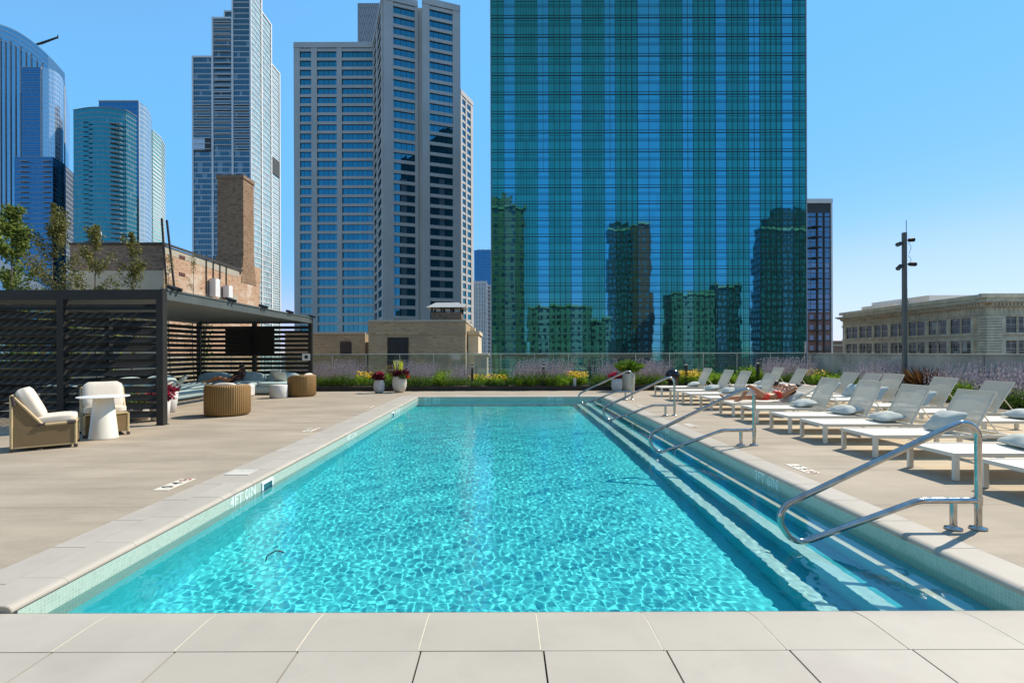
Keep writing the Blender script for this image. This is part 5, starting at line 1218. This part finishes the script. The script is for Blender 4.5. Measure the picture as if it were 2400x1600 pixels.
# tan brick penthouses
t = thing('tan_brick_penthouse', 'larger tan brick rooftop house with a dark louvred opening beyond the fence', 'building', (0,0,0)); Yt = 35.
z5x = lambda v: (700+v/4.704-1182)/1168*Yt; z5z = lambda v: 1.5-(680+v/4.704-824.5-.5)/1168*Yt
b = MB(); fo = rect(z5x(770), z5x(1840), Yt, Yt+1.9); 
L0 = [(z5x(770),Yt),(z5x(1840),Yt),(z5x(1840),42.5),(z5x(770),42.5)]; prism(b, L0, -12, z5z(350)); cap(b, L0, z5z(350)-.1); b.build('wall', M['brick_tan'], t)
b = MB(); b.box(z5x(770)-.03, z5x(1840)+.05, Yt-.09, Yt+.3, z5z(350), z5z(325)); b.box(z5x(1840)-.25, z5x(1840)+.05, Yt+.3, 42.5, z5z(350), z5z(325)); b.build('parapet_cap', M['stucco'], t)
b = MB(); b.box(z5x(770), z5x(1840)+.02, Yt-.035, Yt-.002, z5z(490), z5z(352)); b.build('band', M['brick_tan'], t)
b = MB(); b.box(z5x(980), z5x(1212), Yt-.06, Yt-.04, z5z(900), z5z(520)); b.build('opening_frame', M['dark_metal'], t)
b = MB(); b.box(z5x(1025), z5x(1170), Yt-.075, Yt-.062, z5z(900), z5z(545)); 
b.build('louvre_door', simple('louvre_dark', (.02,.03,.045), .4), t)
b = MB()
for i in range(24): z = z5z(560)-i*.11; b.box(z5x(1030), z5x(1165), Yt-.10, Yt-.076, z-.02, z+.02)
b.build('louvre_blade', M['dark_metal'], t)
b = MB(); xw = z5x(1840)+.06; b.box(xw, xw+.75, Yt+1.5, 42, -14, z5z(480)); b.box(xw-.02, xw+.85, Yt+1.4, 42, z5z(480), z5z(440)); b.box(xw+.1, xw+.5, Yt+2, Yt+2.8, z5z(440), z5z(400)); b.build('pale_side_bay', M['cornice'], t)
t = thing('roof_cupola', 'small brick cupola with a hipped metal roof on the tan building', 'cupola', ((z5x(1450)+z5x(1835))/2*1.06, 37.2, z5z(325)-.12)); 
b = MB(); prism(b, rect(-1.1,1.1,-.9,.9), -.3, .75, 1); b.build('brick_drum', M['brick_dark'], t)
for x in (-1.05,-.35,.35,1.05): b = MB(); b.box(x-.07, x+.07, -.9, -.76, .752, 1.08); b.box(x-.07, x+.07, .76, .9, .752, 1.08); b.build('pier', M['dark_joint'], t)
b = MB(); e = [(-1.45,-1.2,1.09),(1.45,-1.2,1.09),(1.45,1.2,1.09),(-1.45,1.2,1.09)]; r0, r1 = (-.85,-.2,1.52), (.85,-.2,1.52); r2, r3 = (.85,.2,1.52), (-.85,.2,1.52)
b.face(e[::-1], None, False); b.face([e[0],e[1],r1,r0], None, False); b.face([e[1],e[2],r2,r1], None, False); b.face([e[2],e[3],r3,r2], None, False); b.face([e[3],e[0],r0,r3], None, False); b.face([r0,r1,r2,r3], None, False); b.build('roof', M['roof_metal'], t)
t = thing('tan_brick_penthouse', 'lower tan brick rooftop house with one louvred window, beside the pergola', 'building', (0,0,0)); Yt2 = 38.
z6x = lambda v: (700+v/4.704-1182)/1168*Yt2; z6z = lambda v: 1.5-(680+v/4.704-824.5-1)/1168*Yt2
fo = [(z6x(-150),Yt2),(z6x(733),Yt2),(z6x(760),Yt2+4),(z6x(-150),Yt2+4)]; b = MB(); prism(b, fo, -12, z6z(485)); cap(b, fo, z6z(485)); b.build('wall', M['brick_tan'], t)
b = MB(); b.box(z6x(-150), z6x(736), Yt2-.1, Yt2+.2, z6z(484), z6z(465)); b.build('parapet_cap', M['stucco'], t)
b = MB(); b.box(z6x(457), z6x(583), Yt2-.03, Yt2-.002, z6z(712), z6z(576)); b.build('window_recess', M['dark_joint'], t)
b = MB()
for i in range(11): z = z6z(700)+i*.095; b.box(z6x(463), z6x(577), Yt2-.07, Yt2-.032, z-.03, z+.02)
b.build('louvre_blade', M['brown_leather'], t)
t = thing('stucco_block', 'short beige stucco parapet block behind the glass fence', 'building', (0,0,0)); b = MB(); b.box((1112-1182)/1168*30, (1141-1182)/1168*30, 30, 33, -8, 1.30); b.build('wall', M['stucco'], t); b = MB(); b.box((1110-1182)/1168*30, (1145-1182)/1168*30, 29.95, 33, 1.301, 1.42); b.build('cap', M['cornice'], t)
# distant pair between the concrete tower and the glass tower
t = thing('ribbed_tower', 'distant white tower with fine vertical ribs seen in the gap', 'tower', (0,0,0)); Y7 = 420.
xa, xb = (1111-1182)/1168*Y7, (1141-1182)/1168*Y7; h = 1.5+(824.5-660)/1168*Y7
M['rib_glass'] = curtain('ribbed_glass', (.3,.35,.4), (.06,.06,.07), 3, 3.5, (1.1,1.0), (.60,.58,.53), f=.3, rnd=.9)
b = MB(); f_ = rect(xa, xb, Y7, Y7+20); prism(b, f_, GB, h); cap(b, f_, h); b.build('facade', M['rib_glass'], t)
b = MB()
for i in range(9): x = lerp(xa, xb, i/8); b.box(x-.35, x+.35, Y7-.7, Y7, GB, h+.5)
b.build('rib', M['cladding_white'], t)
t = thing('grey_gap_tower', 'distant speckled grey tower right of the ribbed one in the gap', 'tower', (0,0,0)); b = MB(); f_ = rect((1141.5-1182)/1168*440, -8, 440, 460); prism(b, f_, GB, 1.5+158/1168*440); cap(b, f_, 1.5+158/1168*440); b.build('facade', M['rib_glass'], t)
t = thing('blue_gap_tower', 'distant blue glass tower top showing in the gap above the ribbed tower', 'tower', (0,0,0)); b = MB(); f_ = rect((1112-1182)/1168*600, 0, 600, 630); h = 1.5+(824.5-586)/1168*600; prism(b, f_, GB, h); cap(b, f_, h); b.build('curtain_wall', M['blue1'], t)
b = MB(); b.box(-33, -10, 604, 606, h, h+1.5); [b.box(x, x+.3, 602, 602.3, h, h+4) for x in (-30,-26,-19,-12)]; b.build('roof_screen', M['slab_grey'], t)
# --- buildings across the street behind the camera: they show only as reflections
M['refl_tan'] = curtain('tan_masonry', (.2,.25,.3), (.08,.10,.12), 4.2, 3.3, (2.6,1.5), (.40,.31,.20), f=.2, rnd=.8)
M['refl_brick'] = curtain('red_masonry', (.4,.45,.5), (.10,.12,.14), 3.6, 3.3, (2.2,1.6), (.42,.13,.07), f=.3, rnd=.8)
M['refl_dark'] = curtain('dark_masonry', (.45,.55,.6), (.06,.08,.09), 2.4, 3.3, (1.1,1.4), (.11,.10,.085), f=.5, rnd=.8)
M['refl_cream'] = curtain('cream_masonry', (.2,.25,.3), (.05,.05,.06), 3.2, 3.4, (1.8,1.7), (.45,.40,.30), f=.2, rnd=.8)
def block(nm, lb, x0, x1, y0, y1, h, mat, steps=()):
    t = thing(nm, lb, 'building', (0,0,0)); b = MB(); f_ = rect(x0,x1,y0,y1); prism(b, f_, GB, h); cap(b, f_, h); b.build('facade', mat, t)
    for (a_, c_, d_, e_, hh_) in steps: b = MB(); f_ = rect(a_,c_,d_,e_); prism(b, f_, h, hh_); cap(b, f_, hh_); b.build('upper_storey', mat, t)
    b = MB(); b.box(x0-.4, x1+.4, y1-.1, y1+.45, h-.6, h+.5); b.build('cornice', M['cornice'], t); return t
block('reflected_building', 'tan masonry tower mirrored at the left of the green glass', -9, 10, -85, -60, 70, M['refl_tan'], [(-9,5,-85,-62,75),(-2,2,-80,-70,80)])
for z in range(10, 66, 3): pass
block('reflected_building', 'dark and red brick tower mirrored in the middle of the green glass', 67.5, 79, -96, -90, 69, M['refl_brick'])
block('reflected_building', 'dark slab tower mirrored beside the red brick one', 56, 67.4, -97, -90.5, 67, M['refl_dark'], [(58,66,-96,-92,71)])
block('reflected_building', 'broad dark tower mirrored at the right end of the green glass', 127, 175, -80, -70, 62, M['refl_dark'], [(131,175,-79,-72,68),(136,175,-78,-74,73)])
block('reflected_building', 'cream masonry block mirrored low in the green glass', 84, 106, -86, -75, 31, M['refl_cream'])
block('reflected_building', 'dark low block mirrored low between the towers', 107, 119, -86, -76, 35, M['refl_dark'])
block('reflected_building', 'pale low hall mirrored at the lower left of the green glass', 13, 44, -88, -78, 25, M['refl_cream'])
block('reflected_building', 'tan low block mirrored under the red brick tower', 45, 53.8, -88, -80, 18, M['refl_cream'])
block('reflected_building', 'brown apartment block across the street to the left', -75, -16, -110, -75, 38, M['refl_tan'])
#PART5
# ================================================================== PLANTS
def foliage_mat(name, stops, trans=.35, rough=.6):
    k = N(name); g_ = k.n('ShaderNodeNewGeometry'); base = k.ramp(g_.outputs['Random Per Island'], stops)
    base = k.mix(k.math('MULTIPLY', k.noise(k.coord(), 2.2, 2), .45), base, k.mix(.5, base, tuple(q*.35 for q in stops[0][1])))
    p = k.n('ShaderNodeBsdfPrincipled'); k.put(p.inputs['Base Color'], base); p.inputs['Roughness'].default_value = rough; p.inputs['Specular IOR Level'].default_value = .12
    tl = k.n('ShaderNodeBsdfTranslucent'); k.put(tl.inputs[0], base); m_ = k.n('ShaderNodeMixShader'); m_.inputs[0].default_value = trans
    k.t.links.new(p.outputs[0], m_.inputs[1]); k.t.links.new(tl.outputs[0], m_.inputs[2]); return k.done(m_.outputs[0])
M['leaf'] = foliage_mat('leaf_green', [(0,(.07,.14,.022)),(.5,(.15,.27,.04)),(1,(.30,.44,.07))])
M['leaf_dark'] = foliage_mat('leaf_dark_green', [(0,(.04,.08,.02)),(.5,(.10,.18,.04)),(1,(.20,.30,.07))])
M['leaf_lime'] = foliage_mat('leaf_lime', [(0,(.14,.26,.02)),(.5,(.26,.42,.04)),(1,(.42,.58,.07))])
M['leaf_tree'] = foliage_mat('tree_leaf', [(0,(.09,.10,.03)),(.4,(.18,.19,.05)),(.75,(.30,.28,.09)),(1,(.42,.36,.14))])
M['leaf_bright'] = foliage_mat('tree_leaf_bright', [(0,(.08,.13,.025)),(.5,(.21,.28,.06)),(1,(.44,.50,.15))])
M['sage'] = foliage_mat('sage_flower', [(0,(.34,.27,.31)),(.5,(.56,.47,.49)),(1,(.76,.68,.67))], .2)
M['yellow'] = foliage_mat('yellow_flower', [(0,(.62,.36,.005)),(.6,(.84,.54,.008)),(1,(.90,.66,.02))], .2)
M['burgundy'] = foliage_mat('burgundy_leaf', [(0,(.03,.006,.012)),(.5,(.10,.015,.03)),(1,(.26,.03,.05))])
M['crimson'] = foliage_mat('crimson_leaf', [(0,(.22,.015,.04)),(.5,(.50,.03,.08)),(1,(.70,.06,.12))])
M['red_flower'] = foliage_mat('red_flower', [(0,(.6,.02,.01)),(1,(.85,.10,.04))])
M['flax'] = foliage_mat('flax_leaf', [(0,(.07,.035,.02)),(.6,(.20,.09,.035)),(1,(.42,.24,.08))])
M['chartreuse'] = foliage_mat('chartreuse', [(0,(.55,.60,.04)),(1,(.80,.82,.15))])
def leaf(b, p, d, L_, w_, r_):
    d = Vector(d).normalized(); s_ = d.cross(Vector((r_.uniform(-1,1), r_.uniform(-1,1), r_.uniform(-1,1)))); s_ = s_.normalized() if s_.length > 1e-3 else Vector((1,0,0))
    p = Vector(p); q = p+d*L_*.5; up = d.cross(s_)*L_*.12
    b.face([p, q+s_*w_+up, p+d*L_, q-s_*w_+up])
def rdir(r_, up=0.):
    v = Vector((r_.gauss(0,1), r_.gauss(0,1), r_.gauss(0,1)+up)); return v.normalized()
def clump(b, n, rx, h, r_, L_=.09, w_=.022, up=.8, lean=(0,0), c=(0,0,0)):
    lobes = [(r_.uniform(-.6,.6)*rx, r_.uniform(-.6,.6)*rx, r_.uniform(.35,.9)*h) for _ in range(9)]
    for _ in range(n):
        l = r_.choice(lobes); v = rdir(r_); q = r_.random()**.45
        p = Vector((c[0]+l[0]+v.x*rx*.45*q, c[1]+l[1]+v.y*rx*.45*q, c[2]+max(.01, l[2]*(.35+.65*r_.random())+v.z*h*.2*q)))
        leaf(b, p, Vector((v.x+lean[0], v.y+lean[1], abs(v.z)*.6+up*.5)), L_*r_.uniform(.6,1.3), w_*r_.uniform(.6,1.3), r_)
def spikes(b, n, rx, h0, h1, r_, lean=(.25,0), th=.014):
    for _ in range(n):
        a = r_.uniform(0, 6.28); q = rx*math.sqrt(r_.random()); x, y = q*math.cos(a), q*math.sin(a)
        L_ = r_.uniform(h0, h1); dx, dy = lean[0]*L_+x*.35+r_.gauss(0,.05), lean[1]*L_+y*.35+r_.gauss(0,.05)
        p0 = Vector((x*.8, y*.8, L_*.45)); p1 = Vector((x*.8+dx, y*.8+dy, L_)); t_ = th*r_.uniform(.7,1.3)
        n_ = 5
        for i in range(n_):   # whorls of small flowers up the stem
            c0 = p0.lerp(p1, i/n_); c1 = p0.lerp(p1, (i+.8)/n_); w_ = t_*(1-.6*i/n_)
            for k_ in range(2):
                s_ = Vector((math.cos(k_*1.57+i), math.sin(k_*1.57+i), 0))*w_; b.face([c0, c0.lerp(c1,.5)+s_, c1, c0.lerp(c1,.5)-s_])
def flowers(b, n, rx, h0, h1, r_, rad=.028):
    for _ in range(n):
        a = r_.uniform(0, 6.28); q = rx*math.sqrt(r_.random()); c = Vector((q*math.cos(a), q*math.sin(a), r_.uniform(h0, h1)))
        nrm = Vector((r_.gauss(0,.5), r_.gauss(-.5,.5), 1)).normalized(); u = nrm.orthogonal().normalized(); v = nrm.cross(u); rr = rad*r_.uniform(.7,1.2)
        b.face([c+(u*math.cos(i*math.pi/3)+v*math.sin(i*math.pi/3))*rr for i in range(6)])
PR = {}
def plant(kind, x, y, lb, grp, sc_=1., lean=1):
    r_ = random.Random(hash((kind, len(PR.get(kind, [])))) & 0xffff if False else sum(map(ord, kind))+len(PR.get(kind, []))*17)
    L_ = PR.setdefault(kind, [])
    if len(L_) < 4:
        t = thing({'sage':'lavender_clump','yellow':'yellow_flower_clump','bush':'green_bush','lime':'lime_bush','flax':'flax_plant','low':'ground_perennial'}[kind], lb, {'sage':'flowering shrub','yellow':'flowers','bush':'bush','lime':'bush','flax':'plant','low':'plant'}[kind], (x,y,.12), r_.uniform(0,.6), grp)
        b = MB()
        if kind == 'sage':
            clump(b, 620, .36, .52, r_, .08, .013); b.build('foliage', M['leaf'], t); b = MB(); spikes(b, 58, .36, .55, 1.08, r_, (.22*lean, 0)); b.build('flower_sprays', M['sage'], t)
        elif kind == 'yellow':
            clump(b, 520, .30, .42, r_, .08, .018); b.build('foliage', M['leaf_lime'], t); b = MB(); flowers(b, 75, .33, .36, .58, r_); b.build('blossoms', M['yellow'], t)
        elif kind == 'bush': clump(b, 900, .36, .62, r_, .08, .02); b.build('foliage', M['leaf'], t)
        elif kind == 'lime': clump(b, 800, .34, .55, r_, .09, .022); b.build('foliage', M['leaf_lime'], t)
        elif kind == 'low': clump(b, 500, .40, .34, r_, .08, .02); b.build('foliage', M['leaf_dark'], t)
        elif kind == 'flax':
            for _ in range(150):
                a = r_.uniform(0, 6.28); o_ = r_.uniform(.12, .75); L2 = r_.uniform(.6, 1.05); d = Vector((math.cos(a)*o_, math.sin(a)*o_, 1)).normalized(); s_ = Vector((-math.sin(a), math.cos(a), 0))*.016
                m_ = d*L2*.6; e_ = d*L2+Vector((math.cos(a), math.sin(a), 0))*.15*o_-Vector((0,0,.1*o_)); p = Vector((math.cos(a)*.05, math.sin(a)*.05, 0)); b.face([p-s_, p+s_, m_+s_, e_, m_-s_])
            b.build('foliage', M['flax'], t)
        t.scale = (sc_,)*3; L_.append(t); return t
    c = copy_tree(random.Random(int(x*91+y*37)).choice(L_), (x, y, .12), random.Random(int(x*53+y)).uniform(0,.7), lb); c.scale = (sc_,)*3; c['group'] = grp; return c
LB = {'sage': 'lavender clump', 'yellow': 'yellow daisies', 'bush': 'green bush', 'lime': 'lime bush', 'low': 'low green plant'}
LW_ = {'sage': 'lavender clump in the wall bed', 'yellow': 'clump of yellow flowers in the bed along the parapet wall', 'bush': 'mid green leafy bush in the bed along the parapet wall', 'lime': 'lime bush in the wall bed', 'low': 'low plant in the wall bed', 'flax': 'spiky bronze flax plant by the foot of the light mast'}
rp = random.Random(11)
NTH = ['first','second','third','fourth','fifth','sixth','seventh','eighth','ninth','tenth','eleventh','twelfth','thirteenth','fourteenth','fifteenth','sixteenth']
def where(p):
    for lim, ph in ((868,'between the pergola and the burgundy pot'),(945,'behind the burgundy and cream pots'),(1035,'right of the cream pot'),(1052,'past the first lavender right of the cream pot'),(1100,'before the pale edge of the tan penthouse'),(1207,'left of the middle bollard light'),(1333,'around the middle bollard light'),(1400,'by the short concrete bollard'),(1450,'left of the tall grassy pot'),(1560,'right of the tall grassy pot'),(1640,'behind the black urn'),(1756,'behind the first poolside lounger backs'),(1787,'around the right bollard light'),(1882,'at the right end by the parapet')):
        if p < lim: return ph
    return 'at the corner where fence meets parapet'
def row(kind, p0, p1, step=.36, ys=(19.75, 20.45), s0=.9, s1=1.12):
    x0, x1 = (p0-1182)/1168*20.1, (p1-1182)/1168*20.1
    for y in ys:
        x = x0+rp.uniform(0, step); cnt = 0
        while x < x1+.05:
            plant(kind, x, y+rp.uniform(-.12,.12), LB[kind]+' '+where((p0+p1)/2)+', '+('front' if y < 20.1 else 'back')+' row, '+NTH[min(cnt,15)]+' from left', 'planting in the fence bed', rp.uniform(s0, s1)); x += step*rp.uniform(.8,1.2); cnt += 1
row('sage', 700, 840); row('yellow', 842, 868); row('low', 870, 935, .4, (19.7,)); row('lime', 905, 940, .4, (20.3,)); row('sage', 945, 1012); row('low', 960, 1010, .4, (19.6,), .7, .9); row('lime', 1022, 1048); row('sage', 1055, 1092, s0=.8, s1=.95)
row('yellow', 1108, 1185, .55, (19.8,), .75, .95); row('lime', 1108, 1185, .55, (20.3,), .6, .8); row('low', 1100, 1200, .5, (19.6,), .7, .85); row('bush', 1186, 1206, .4, (20.2,)); row('sage', 1208, 1325, .33, s0=.95, s1=1.15); row('lime', 1215, 1330, .6, (19.6,), .7, .9); row('yellow', 1336, 1372, .36, (19.9, 20.4), .9, 1.1)
row('low', 1380, 1400, .5, (19.7,), .7, .8); row('sage', 1398, 1448, .3); row('sage', 1482, 1552, .32, s0=.95, s1=1.15); row('yellow', 1588, 1638, .3, (19.8, 20.4), .95, 1.15); row('lime', 1640, 1705, .42, (19.8,20.4), .85, 1.05); row('bush', 1706, 1755, .42, (20.3,), .8, 1); row('lime', 1757, 1785, .3, (19.9,20.4), 1.2, 1.4); row('sage', 1788, 1880, .33, s0=1.05, s1=1.2); row('yellow', 1885, 1925, .36, (19.4,20.1), 1, 1.15); row('bush', 1928, 1950, .4, (19.3,), .9, 1.1)
def wrow(kind, y0, y1, step=.42, xs=(11.8, 12.45), s0=.95, s1=1.15):
    for x in xs:
        y = y0+rp.uniform(0, step); cnt = 0
        while y < y1:
            plant(kind, x+rp.uniform(-.1,.1), y, LW_[kind]+', '+('by the parapet corner' if y0 > 17.3 else 'beyond the light mast' if y0 > 14.9 else 'just before the mast' if y0 > 12.2 else 'nearer the camera than the flax')+(', front row, ' if x < 12.1 else ', wall row, ')+NTH[min(cnt,15)]+' nearest', 'planting in the wall bed', rp.uniform(s0, s1)); y += step*rp.uniform(.85,1.15); cnt += 1
wrow('lime', 17.6, 18.6, .5); wrow('low', 17.0, 19.0, .6, (11.8,)); wrow('sage', 15.3, 17.2, .38); wrow('lime', 16.6, 17.3, .5, (11.75,), .8, .95); wrow('sage', 12.9, 13.7, .36); wrow('lime', 12.3, 13.0, .4, (11.75,), .95, 1.1); wrow('sage', 7.6, 12.4, .36, s0=1.05, s1=1.25); wrow('low', 8.0, 12.4, .7, (11.65,), .8, 1)
plant('flax', 12.05, 14.25, LW_['flax'], 'flax plants', 1.05); plant('flax', 12.3, 14.55, 'smaller bronze flax plant tucked behind the larger one', 'flax plants', .8)

# potted plants
def pot(b, prof, n=36, ribs=0): b.lathe(prof, n=n, wob=(lambda a: .025*math.cos(a*ribs)) if ribs else None)
def potted(nm, lb, x, y, prof, mat, parts, ribs=0, n=36):
    t = thing(nm, lb, 'planter', (x, y, 0), 0, 'potted plants'); b = MB(); pot(b, prof, n, ribs); b.build('pot', M[mat], t); r_ = random.Random(int(x*100))
    h = prof[-1][1]; b = MB(); b.lathe([(prof[-1][0]*.9, h-.03), (.01, h-.02)], n=20); b.build('soil', M['soil'], t)
    for pn, mt, fn in parts: b = MB(); fn(b, r_, h); b.build(pn, M[mt], t)
    return t
ball = lambda n, rx, h_, L_=.07, w_=.022, cx=0, cy=0, cz=0: (lambda b, r_, h: clump(b, n, rx, h_, r_, L_, w_, .2, c=(cx, cy, h+cz-.05)))
potted('potted_plant', 'grey stone pot of dark burgundy leaves left of the cream pot', -4.64, 18.45, [(.10,0),(.165,.03),(.205,.18),(.20,.32),(.165,.45),(.17,.47)], 'stone_pot', [('foliage','burgundy',ball(700,.30,.34)), ('red_foliage','crimson',ball(120,.16,.16,.06,.02,.06,-.05,.22))])
def tall_spikes(b, r_, h):
    for _ in range(16): a = r_.uniform(0,6.28); d = Vector((math.cos(a)*.22, math.sin(a)*.22, 1)); p = Vector((r_.uniform(-.16,.16), r_.uniform(-.08,.08), h+.1)); leaf(b, p, d, r_.uniform(.45,.62), .028, r_)
potted('potted_plant', 'cream bulb shaped pot with purple leaves, yellow spikes and red flowers', -3.94, 18.72, [(.13,0),(.19,.03),(.26,.22),(.27,.40),(.235,.56),(.24,.585)], 'cream_pot', [('foliage','burgundy',ball(900,.38,.36)), ('spikes','chartreuse',tall_spikes), ('blossoms','red_flower',ball(90,.14,.14,.05,.025,.27,-.1,-.02)), ('trailing_leaves','leaf_dark',ball(160,.2,.2,.09,.02,.12,-.12,-.06))])
def grassy(b, r_, h):
    for _ in range(420):
        a = r_.uniform(0,6.28); o_ = r_.uniform(.1,.9); L2 = r_.uniform(.25,.62); d = Vector((math.cos(a)*o_, math.sin(a)*o_, 1)).normalized(); p = Vector((math.cos(a)*.1*o_, math.sin(a)*.1*o_, h)); s_ = Vector((-math.sin(a), math.cos(a), 0))*.009
        m_ = p+d*L2*.6; e_ = p+d*L2+Vector((math.cos(a),math.sin(a),0))*.18*o_-Vector((0,0,.16*o_)); b.face([p-s_, p+s_, m_+s_, e_, m_-s_])
potted('potted_plant', 'short tapered ribbed grey pot with crimson flowers by the farthest handrail', 4.24, 18.78, [(.14,0),(.165,.02),(.20,.16),(.205,.30),(.185,.48),(.17,.485)], 'stone_pot', [('blossoms','crimson',ball(420,.28,.30,.06,.026,-.08)), ('foliage','burgundy',ball(120,.2,.2))], 18, 144)
potted('potted_plant', 'tall ribbed cream pot with arching green grass by the farthest handrail', 4.75, 19.02, [(.19,0),(.205,.02),(.225,.66),(.215,.675)], 'cream_pot', [('grass','leaf',grassy), ('arching_grass','leaf_lime',grassy)], 22, 176)
potted('potted_plant', 'tapered speckled pot of crimson leaves just behind the near pergola post', -7.69, 11.12, [(.14,0),(.17,.02),(.21,.44),(.20,.45)], 'terrazzo', [('foliage','burgundy',ball(420,.30,.26,.06)), ('red_foliage','crimson',ball(320,.30,.30,.06))])
potted('potted_plant', 'second speckled pot with crimson leaves deeper inside the pergola opening', -8.60, 12.7, [(.16,0),(.20,.02),(.25,.50),(.24,.51)], 'terrazzo', [('foliage','burgundy',ball(420,.30,.26,.06)), ('red_foliage','crimson',ball(300,.28,.28,.06))])
potted('potted_plant', 'low wide pot behind the front slats of the pergola', -8.35, 11.3, [(.20,0),(.28,.05),(.32,.26),(.30,.27)], 'stone_pot', [('foliage','leaf_dark',ball(420,.34,.40,.08)), ('blossoms','red_flower',ball(80,.3,.45,.05))])
t = thing('black_urn', 'glossy black rounded urn at the flower bed beside the loungers', 'urn', (6.45, 19.1, 0)); M['gloss_black'] = simple('gloss_black', (.012,.010,.012), .12)
b = MB(); b.lathe([(.17,0),(.19,.02),(.19,.28),(.21,.30)], n=32); b.build('pedestal', M['black'], t); b = MB(); b.lathe([(.12,.30),(.20,.36),(.25,.48),(.26,.58),(.235,.70),(.17,.79),(.07,.83),(.01,.835)], n=36); b.build('bowl', M['gloss_black'], t)

# slender trees behind the pergola
def tree(nm, lb, pxx, top, halfw, n, mat='leaf_tree', Y=20.5, ls=.085, z0=.1, tr=.05, cone=1.4):
    x = (pxx-1182)/1168*Y; h = 1.5-(top-824.5-.0031*1100)/1168*Y; w_ = halfw/1168*Y; r_ = random.Random(int(pxx))
    t = thing(nm, lb, 'tree', (x, Y, 0), 0, 'slender trees behind the pergola')
    ph = r_.uniform(0,6); trunk = [(.06*math.sin(ph+z*1.3), .05*math.cos(ph+z*1.7), z) for z in [h*i/10 for i in range(11)]]
    b = MB(); b.tube(trunk, [tr*(1-.85*i/10) for i in range(11)], 7); brs = []
    for i in range(26):
        z = h*r_.uniform(.22, .96); f_ = (z/h); p = Vector((.06*math.sin(ph+z*1.3), .05*math.cos(ph+z*1.7), z)); a = r_.uniform(0,6.28); L2 = w_*(1-f_)**(1/cone)*r_.uniform(.75,1.35)+.10
        e = p+Vector((math.cos(a)*L2, math.sin(a)*L2, L2*r_.uniform(.6,1.5)+.1)); e.z = min(e.z, h-.02); m_ = p.lerp(e,.5)+Vector((0,0,-.05)); b.tube([p, m_, e], [tr*.35*(1-f_)+.006, .007, .003], 4, False); brs.append((p, m_, e))
    b.build('trunk', M['stem'], t); b = MB()
    for _ in range(n):
        p, m_, e = r_.choice(brs); q = r_.random()**.7; c = p.lerp(m_, q*2) if q < .5 else m_.lerp(e, q*2-1); v = rdir(r_); c = c+v*(.05+.14*w_*r_.random()**.5)
        leaf(b, c, rdir(r_, -.2), ls*r_.uniform(.6,1.35), ls*.30*r_.uniform(.7,1.3), r_)
    for _ in range(n//10):
        z = h*(1-.15*r_.random()**1.5); v = rdir(r_)*.06; leaf(b, Vector((.06*math.sin(ph+z*1.3)+v.x, .05*math.cos(ph+z*1.7)+v.y, min(z, h))), rdir(r_, .8), ls, ls*.3, r_)
    b.build('crown', M[mat], t); return t
tree('slender_tree', 'leafy bright green tree at the far left edge behind the pergola', 28, 486, 62, 5200, 'leaf_bright', ls=.14)
tree('slender_tree', 'tallest olive leaved slender tree behind the pergola', 124, 480, 72, 4000, ls=.10)
tree('slender_tree', 'olive slender tree in front of the dark brick wall, left one', 224, 530, 58, 3000, ls=.10)
tree('slender_tree', 'olive slender tree in front of the dark brick wall, right one', 312, 549, 46, 2400, ls=.10)
tree('slender_tree', 'thin sparse tree at the corner of the brick building', 396, 600, 20, 500, Y=22, tr=.03, ls=.07)
tree('slender_tree', 'thin sparse tree in front of the orange brick wall', 453, 600, 18, 420, Y=22, tr=.03, ls=.07)
def bush(lb, pxx, top, halfw, n, mat, Y=19.6):
    x = (pxx-1182)/1168*Y; h = 1.5-(top-824.5-3.4)/1168*Y; r_ = random.Random(int(pxx)); t = thing('leafy_shrub', lb, 'shrub', (x, Y, 0), 0, 'shrubs behind the pergola'); b = MB(); b.tube([(0,0,0),(0,0,h*.7)], [.05,.02], 6)
    for i in range(7): a = r_.uniform(0,6.28); b.tube([(0,0,h*.3),(math.cos(a)*halfw/1168*Y*.6, math.sin(a)*.4, h*.85)], [.02,.008], 5, False)
    b.build('stem', M['stem'], t); b = MB(); clump(b, n, halfw/1168*Y, h, r_, .13, .04, .2); b.build('crown', M[mat], t)
bush('sunlit shrub low at the far left edge behind the pergola', 40, 640, 70, 1800, 'leaf_bright'); bush('small bright shrub between the two tallest slender trees', 165, 655, 40, 900, 'leaf_bright'); bush('olive shrub beside the tallest slender tree', 100, 628, 34, 900, 'leaf_tree', 21); bush('dark green shrub against the orange brick wall', 478, 668, 16, 500, 'leaf_dark', 24)
bush('small bright shrub under the left brick wall tree', 262, 668, 26, 500, 'leaf_bright')
t = thing('white_awning', 'white sloping canopy edge behind the shrubs at the far left', 'awning', (0,0,0)); b = MB(); Ya = 25.
P_ = lambda v, yy, y=Ya: ((v-1182)/1168*y, y, 1.5-(yy-828)/1168*y)
b.mesh([P_(-60,570), P_(105,672), P_(105,690), P_(-60,640), P_(-60,570,28), P_(105,672,28), P_(105,690,28), P_(-60,640,28)], [(0,3,2,1),(0,1,5,4),(1,2,6,5),(2,3,7,6),(3,0,4,7),(4,5,6,7)], False); b.build('canopy', M['white'], t)
